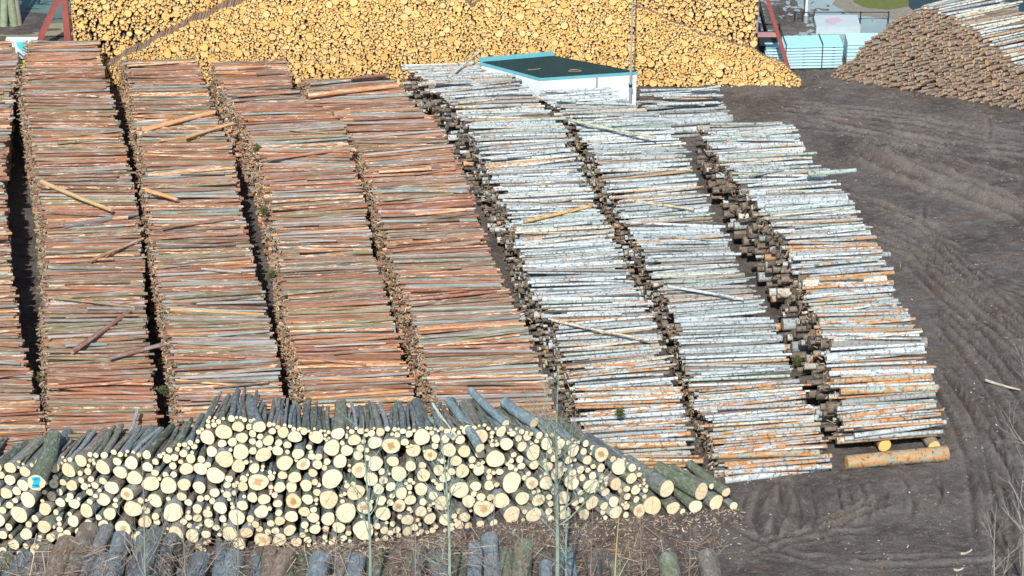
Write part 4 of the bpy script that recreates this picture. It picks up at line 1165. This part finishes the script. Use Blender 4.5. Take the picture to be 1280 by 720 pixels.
# saplings in front
sapl = [
 (566, 812, 6.6, .055, (.30, .38, .30), 'forked bare sapling with pale stem before the front pile', (-.03, 0), 11, 7),
 (462, 806, 7.0, .05, (.26, .36, .30), 'straight greenish sapling between the brown trunks and cut ends', (.01, 0), 12, 5),
 (690, 812, 8.6, .065, (.27, .34, .28), 'tallest sapling, its twigs reaching over the gap by the birch', (.02, 0), 13, 10),
 (704, 808, 6.6, .04, (.27, .34, .28), 'slender grey sapling stem growing against the tallest sapling', (.025, 0), 14, 6),
 (768, 802, 4.9, .03, (.48, .38, .20), 'thin yellowish-brown sapling before the last big cut ends', (.01, 0), 15, 5),
 (190, 812, 6.4, .03, (.26, .28, .24), 'very thin grey sapling in front of the small log ends', (.01, 0), 16, 6),
 (300, 808, 5.6, .025, (.26, .28, .24), 'thin twiggy sapling before the middle of the front pile', (.02, 0), 17, 5),
 (1302, 800, 6.6, .035, (.46, .44, .40), 'pale bare sapling arching over the rutted mud', (-.14, .02), 18, 4),
 (1272, 790, 4.6, .02, (.36, .32, .28), 'short brown sapling beneath the arching one', (-.03, .02), 19, 5),
 (612, 806, 4.9, .028, (.26, .24, .22), 'short brown twiggy sapling by the lone trunks', (.04, 0), 20, 8),
 (650, 800, 4.2, .022, (.30, .20, .17), 'reddish twiggy sapling between the lone trunks', (.02, 0), 21, 9),
 (740, 800, 4.4, .022, (.30, .22, .18), 'reddish-brown twiggy sapling below the tallest sapling twigs', (-.02, 0), 22, 9),
 (855, 800, 3.6, .018, (.30, .27, .24), 'low twiggy sapling between the two speckled trunks', (.02, 0), 24, 9),
 (800, 802, 3.9, .018, (.32, .24, .20), 'low reddish sapling before the inner speckled trunk', (-.01, 0), 25, 9),
 (1240, 792, 4.0, .022, (.42, .38, .34), 'low pale sapling left of the arching one', (-.05, .02), 26, 8),
 (1290, 700, 7.5, .03, (.38, .36, .33), 'tall thin sapling at the muddy border of the photo', (-.05, .0), 27, 9),
 (420, 800, 4.4, .02, (.28, .30, .26), 'low green-grey sapling left of the straight greenish one', (.03, 0), 28, 9),
 (240, 806, 4.9, .02, (.26, .26, .23), 'low grey sapling between the two thin left saplings', (-.02, 0), 29, 8),
 (130, 806, 4.4, .02, (.26, .24, .2), 'low brownish sapling by the slanting bottom trunks', (.02, 0), 30, 8),
 (520, 804, 4.2, .022, (.30, .27, .22), 'low brown twiggy sapling left of the forked sapling', (.0, 0), 23, 8),
]
for (px, py, h, r, tint, lab, lean, seed, nb_) in sapl:
    tree(px, py, h, r * 1.15, tuple(min(.7, c * 1.0) for c in tint), lab, lean, seed, nb_ + 3, 'sapling', 'sapling', 'bare saplings in front', spread=.35)

# ------------------------------------------------------------------ litter: bark, twigs, chips (uncountable)
M_LIT = mat_tint('litter', .9, .3, 10)
def chips(mb, n_, gen, lmin=.04, lmax=.16, thin=.012, cols=None):
    for _ in range(n_):
        p = gen()
        if p is None: continue
        L = R.uniform(lmin, lmax); w = R.uniform(thin * .6, thin * 1.8)
        d = np.array([RS.randn(), RS.randn(), RS.randn() * .4]); d /= np.linalg.norm(d)
        t = R.choice(cols); k = .7 + .6 * R.random()
        bar_into(mb, p, p + d * L, w, w * .5, tuple(np.array(t) * k))
CB = [(.36, .24, .14), (.24, .15, .10), (.46, .34, .20), (.18, .13, .09), (.28, .22, .16), (.5, .4, .28)]
mb = MB()
def face_gen(si):
    st = STACKS[si]
    def g_():
        s = R.random() * st['L']; w = np.interp(s, st['cum'], st['W']); h = st['top'](s)
        z = h * (1 - R.random() ** 1.6 * .9)
        a = math.radians(st['ang'])
        c = np.array([np.interp(s, st['cum'], st['C'][:, 0]), np.interp(s, st['cum'], st['C'][:, 1]), z])
        return c - np.array([math.cos(a), math.sin(a), 0]) * (w / 2 + R.uniform(-.10, .22) )
    return g_
for si in range(1, 5): chips(mb, 4600, face_gen(si), .04, .18, .024, CB)
for si in range(5, 8): chips(mb, 500, face_gen(si), .05, .22, .02, CB)
tag(mb.build('twig_litter', (M_LIT,)), 'brown twigs and bark scraps hanging on the stacks\' log ends', 'litter', None, 'stuff')
mb = MB()
def g_front():
    s = R.random() * bl_[-1]; x = np.interp(s, bl_, BP[:, 0]); y = np.interp(s, bl_, BP[:, 1]) - abs(RS.randn()) * .8 + .1
    return np.array([x, y, ground_z(x, y) + .02])
def g_low():
    px, py = R.uniform(-20, 900), R.uniform(672, 735)
    return on_z(px, py, 1.15 if px < 600 and R.random() < .6 else .03)
def g_open():
    px, py = R.uniform(880, 1300), R.uniform(90, 735)
    p = on_z(px, py)
    if vnoise(p[0] * .8 + 50, p[1] * .8, 12) < R.uniform(.2, .95): return None
    return np.array([p[0], p[1], ground_z(p[0], p[1]) + .015])
CL = [(.48, .40, .28), (.38, .30, .20), (.30, .22, .15), (.2, .14, .1), (.55, .5, .42), (.14, .11, .09)]
chips(mb, 4500, g_front, .02, .15, .016, CL); chips(mb, 2400, g_low, .05, .75, .013, [(.3, .2, .14), (.22, .17, .13), (.4, .36, .3), (.28, .2, .17)]); chips(mb, 500, g_open, .03, .22, .013, CL); chips(mb, 9000, g_open, .015, .07, .014, CL + [(.10, .07, .055), (.2, .11, .07), (.09, .08, .07)])
tag(mb.build('wood_chips', (M_LIT,)), 'straw-coloured chips, bark and twigs strewn over the mud', 'litter', None, 'stuff')
# a few long pale sticks on the mud
for k, (x0, y0, x1, y1, r, lab) in enumerate([(1232, 475, 1284, 489, .05, 'pale peeled branch lying on the mud beyond the birch stack'), (895, 596, 925, 578, .05, 'short branch beside the last front log'), (1200, 692, 1215, 687, .05, 'whitish wood splinter near the lower corner of the mud'), (1192, 712, 1204, 710, .05, 'small white wood scrap below the whitish splinter')]):
    a, b = on_z(x0, y0, .07), on_z(x1, y1, .08); L = np.linalg.norm(b - a); mb = MB(); c = (a + b) / 2
    log_into(mb, c, (b - a) / L, L, r, r * .5, (.5, .44, .36), (R.random(), .2, 0), 8, 6, bend=.06, rough=.06)
    tag(mb.build('branch', (M_GREY, E_BIRCH), origin=c), lab, 'branch')
# moss / ivy tufts on the stack edges
M_MOSS = mat_tint('moss', .95, .4, 12)
for (x, y, h, lab) in ((32, 462, 1.7, 'green fir sprig in the dark gap beside the leftmost stack'), (52, 473, 1.8, 'green sprig on the edge of the second brown stack'), (205, 490, 2.0, 'yellow-green weeds on the edge of the third brown stack'), (322, 187, 2.0, 'dark green sprig at the far edge of the fourth brown stack'),
                      (330, 265, 2.0, 'green sprig halfway along the fourth brown stack edge'), (340, 345, 2.0, 'small green sprig low on the fourth brown stack edge'), (775, 517, 1.7, 'tuft of green moss on the first birch stack'), (996, 452, 1.8, 'green sprig wedged in the log ends of the outer birch stack')):
    p = on_z(x, y, h + .05); mb = MB()
    tube_into(mb, [(0, 0, -.12), (.02, 0, .02), (.0, .02, .14)], [.03, .03, .015], 6, (.09, .1, .05))
    for _ in range(110):
        d = np.array([RS.randn(), RS.randn(), abs(RS.randn()) * .8]); d /= np.linalg.norm(d)
        o_ = np.array([RS.randn() * .02, RS.randn() * .03, R.uniform(-.1, .12)])
        bar_into(mb, o_, o_ + d * R.uniform(.08, .2), .02, .012, (.085 * R.uniform(.6, 1.6), .11 * R.uniform(.6, 1.4), .04))
    o = mb.build('sprig', (M_MOSS,)); o.location = tuple(p); tag(o, lab, 'sprig', None)

# ------------------------------------------------------------------ light
w = bpy.data.worlds.new('World'); S.world = w; w.use_nodes = True
nt = w.node_tree; bg = nt.nodes['Background']
sky = nt.nodes.new('ShaderNodeTexSky'); sky.sky_type = 'NISHITA'; sky.sun_disc = False
EL, AZ = math.radians(44), math.radians(5)          # sun behind the camera, AZ to its left
sd = Vector((-math.sin(AZ) * math.cos(EL), -math.cos(AZ) * math.cos(EL), math.sin(EL)))   # towards the sun
sky.sun_elevation = EL; sky.sun_rotation = math.atan2(sd.x, sd.y)
nt.links.new(sky.outputs[0], bg.inputs[0]); bg.inputs[1].default_value = .13
sl_d = bpy.data.lights.new('sun', 'SUN'); sl_d.energy = 4.6; sl_d.angle = math.radians(.5); sl_d.color = (1, .95, .87)
so = bpy.data.objects.new('sun', sl_d); COL.objects.link(so); so.rotation_euler = sd.to_track_quat('Z', 'Y').to_euler(); so.location = (0, 0, 60)
S.view_settings.view_transform = 'Standard'; S.view_settings.look = 'None'; S.view_settings.exposure = .13; S.view_settings.gamma = 1
S.render.resolution_x, S.render.resolution_y = 1024, 576
S.cycles.max_bounces = 5
print('circles', [len(s['circ']) for s in STACKS], len(fc), len(yfc), len(yrc), len(gc))
